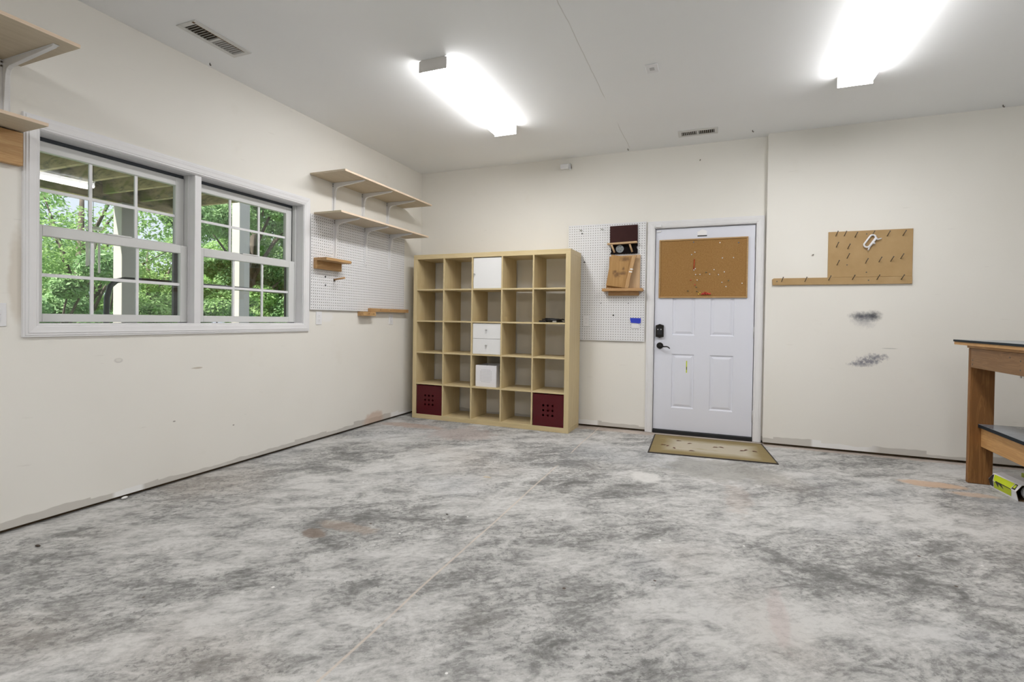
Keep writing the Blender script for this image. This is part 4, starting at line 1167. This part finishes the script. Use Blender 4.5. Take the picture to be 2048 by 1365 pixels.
struct(bx('grey_bounce_slab', M['grey_bounce_slab'], (-6.9, L - .17, -6, 6.5, -.30, -.10)))  # unseen slab added to cut green light bouncing off the grass
dk = thing('porch_deck', 'mossy timber deck overhead outside the window', 'deck', (-4.8, 2.0, 2.38))
DKY0, DKY1 = -5.0, 4.27
jm = MB().box(-1.40, 1.285, -.02, .02, .06, .30).build('joist', M['joist'], dk)
ys = [DKY1 - .04 - .3788 * i for i in range(22)]
jm.location = (0, ys[0] - 2.0, 0)
for y in ys[1:]: copy_part(jm, dk, (0, y - 2.0, 0))
bx('rim_beam', M['joist'], (-1.50, -1.405, DKY0 - 2.0, DKY1 - 2.0, 0, .30), dk)
pb = MB().box(-.068, .068, DKY0 - 2.0, DKY1 + .03 - 2.0, .302, .335).build('deck_board', M['deckboard'], dk)
pb.location = (-1.46, 0, 0)
for i in range(1, 19): copy_part(pb, dk, (-1.46 + i * .142, 0, 0))
bx('roof_sheet', M['deckboard'], (-1.53, 1.285, DKY0 - 2.0, DKY1 + .03 - 2.0, .34, .36), dk)
for y, ztop, lab in ((3.70, 2.3795, 'white wrapped porch post seen through the left window sash'), (5.20, 3.4, 'white wrapped porch post seen through the right window sash')):
    o = thing('porch_post', lab, 'post', (-6.22, y, -.25))
    bx('shaft', M['post'], (-.075, .075, -.085, .085, 0, ztop + .25), o, .004)
    bx('base_trim', M['post'], (-.095, .095, -.105, .105, .05, .25), o, .004)
# second, higher roof edge carried by the far post
dk2 = thing('porch_beam', 'timber beam high above the far porch post outside', 'beam', (-6.22, 5.2, 3.15))
bx('beam', M['joist'], (-.05, .05, -.9, 4.0, 0, .25), dk2)
dk2.location.z = 3.151

hr = thing('pipe_rail', 'black bent pipe handrail standing outside the left window', 'handrail', (-4.65, 2.62, -.10))
pts = [(0, 0, 0), (0, .002, 1.25), (0, .006, 1.37), (0, .030, 1.465), (0, .075, 1.510), (0, .14, 1.528), (0, .40, 1.530), (0, 2.2, 1.505)]
MB().tube(pts, .021, 10).build('bent_pipe', M['pipe'], hr)
MB().tube([(0, 2.19, 1.51), (0, 2.19, 0)], .021, 10).build('end_post', M['pipe'], hr)

wc = thing('wind_chime', 'white tubular wind chime hanging from the deck outside the left sash', 'wind chime', (-5.0, 2.715, 1.49))
for i, (dy, dx, z0, z1) in enumerate([(-.048, .0, .05, .34), (-.028, .03, .075, .33), (-.022, -.03, .06, .33), (.028, .03, .085, .32), (.046, .0, .0, .33), (.016, -.02, .08, .33)]):
    MB().tube([(dx, dy, z0), (dx, dy, z1)], .0085, 8).build('chime_tube', M['chime'], wc)
MB().tube([(0, 0, .37), (0, 0, .39)], .06, 16, smooth=False).build('chime_plate', M['chime'], wc)
MB().tube([(0, 0, .39), (0, 0, .9497)], .002, 5).build('chime_cord', M['nail'], wc)

def tree(lab, x, y, h, cr, base, n, lsz, mat, seed, group, zg=-.3, cat='tree', squash=.8):
    r_ = np.random.default_rng(seed); rr = random.Random(seed)
    o = thing('leafy_tree' if cat == 'tree' else 'leafy_shrub', lab, cat, (x, y, zg), group=group)
    m = MB()
    tr = .02 * h + .03
    if cat == 'tree':
        m.tube([(0, 0, 0), (.05 * h * rr.uniform(-.3, .3), .04 * h * rr.uniform(-.3, .3), h * .35), (.06 * h * rr.uniform(-.5, .5), .06 * h * rr.uniform(-.5, .5), h * .8)], [tr, tr * .7, tr * .2], 9)
    cl = []
    nb = 26 if cat == 'tree' else 12
    for k in range(nb):
        a = rr.uniform(0, 2 * math.pi); e = rr.uniform(-.95, 1); q = rr.uniform(.45, 1.0)
        cz = base + (h - base) * .5
        c = Vector((cr * q * math.cos(a) * math.sqrt(1 - e * e * .8), cr * q * math.sin(a) * math.sqrt(1 - e * e * .8), cz + (h - base) * .5 * e * q))
        cl.append((c, cr * rr.uniform(.22, .42)))
        z0 = max(.2, min(h * .7, c.z - rr.uniform(.3, 1.0) * cr))
        if k % 2 == 0: m.tube([(0, 0, z0 * .7), tuple(Vector((c.x * .5, c.y * .5, (z0 * .7 + c.z) / 2 + .1))), tuple(c)], [tr * .35, tr * .2, .008], 5)
    m.build('trunk', M['bark'], o, fix=False)
    cs = np.array([list(c) for c, _ in cl]); rs = np.array([q for _, q in cl])
    idx = r_.integers(0, len(cl), n)
    dv_ = r_.normal(size=(n, 3)); dv_ /= np.linalg.norm(dv_, axis=1)[:, None]
    pos = cs[idx] + dv_ * (rs[idx] * r_.uniform(.35, 1.0, n) ** .5)[:, None] * np.array([1, 1, squash])
    nrm = dv_ * .5 + r_.normal(size=(n, 3)) * .55 + np.array([0, 0, .7]); nrm /= np.linalg.norm(nrm, axis=1)[:, None]
    ax = np.cross(nrm, r_.normal(size=(n, 3))); ax /= np.linalg.norm(ax, axis=1)[:, None]
    bx_ = np.cross(nrm, ax)
    sz = lsz * r_.uniform(.6, 1.3, n)[:, None]
    V = np.empty((n, 4, 3))
    V[:, 0] = pos - ax * sz; V[:, 1] = pos + bx_ * sz * .55 + nrm * sz * .18; V[:, 2] = pos + ax * sz; V[:, 3] = pos - bx_ * sz * .55 + nrm * sz * .18
    me = bpy.data.meshes.new('foliage')
    me.vertices.add(n * 4); me.vertices.foreach_set('co', V.reshape(-1))
    # two triangles per leaf, folded along the midrib
    base_i = (np.arange(n) * 4)[:, None]
    tri = np.concatenate([base_i + np.array([0, 1, 2]), base_i + np.array([0, 2, 3])], axis=1).reshape(-1)
    me.loops.add(n * 6); me.loops.foreach_set('vertex_index', tri.astype(np.int32))
    me.polygons.add(n * 2); me.polygons.foreach_set('loop_start', (np.arange(n * 2) * 3).astype(np.int32))
    me.update(calc_edges=True); me.materials.append(mat)
    f = bpy.data.objects.new('foliage', me); COL.objects.link(f); f.parent = o; f['kind'] = 'stuff'
    return o
TG = 'trees outside the window'
tree('sparse tree with sky showing through behind the wind chime', -11.5, 6.0, 5.0, 1.7, 1.3, 7500, .044, M['leaf1'], 11, TG)
tree('green tree right behind the left porch post outside', -13.5, 8.6, 3.9, 1.6, .3, 12000, .050, M['leaf1'], 12, TG)
tree('dense dark tree behind the right window sash', -11.0, 9.5, 6.6, 1.8, .2, 56000, .043, M['leaf2'], 13, TG)
tree('light green tree at the right edge of the right window sash', -12.5, 12.4, 7.2, 2.3, .3, 60000, .046, M['leaf3'], 14, TG)
tree('dark tree close behind the right porch post outside', -14.8, 12.6, 7.5, 2.3, .3, 46000, .056, M['leaf2'], 15, TG)
tree('tall thin tree at the left edge of the window view', -14.5, 6.4, 5.2, 1.8, 1.0, 7500, .055, M['leaf2'], 16, TG)
for i, (x, y, h, cr, mt, lab) in enumerate([(-9.6, 4.75, 2.35, 1.05, 'leaf2', 'dark bush filling the lower left panes of the window'), (-10.6, 6.0, 2.3, 1.0, 'leaf1', 'bright bush below the wind chime outside'),
                                        (-11.2, 7.4, 2.2, 1.1, 'leaf3', 'light bush right of the left porch post outside'), (-10.6, 8.4, 2.3, 1.1, 'leaf1', 'bush behind the pipe handrail outside'),
                                        (-10.8, 10.0, 2.4, 1.1, 'leaf3', 'pale bush left of the right porch post outside'), (-11.6, 11.6, 2.6, 1.2, 'leaf1', 'bush at the bottom right of the window view'),
                                        (-16, 7.5, 3.0, 1.7, 'leaf2', 'far bush between the trees at the centre of the window view'), (-16, 5.6, 2.9, 1.7, 'leaf2', 'far bush at the left end of the window view'),
                                        (-17, 10.3, 3.2, 1.9, 'leaf1', 'far bush behind the middle of the right sash')]):
    tree(lab, x, y, h, cr, .0, 19000, .040 if x > -12 else .058, M[mt], 30 + i, 'bushes outside the window', cat='shrub')
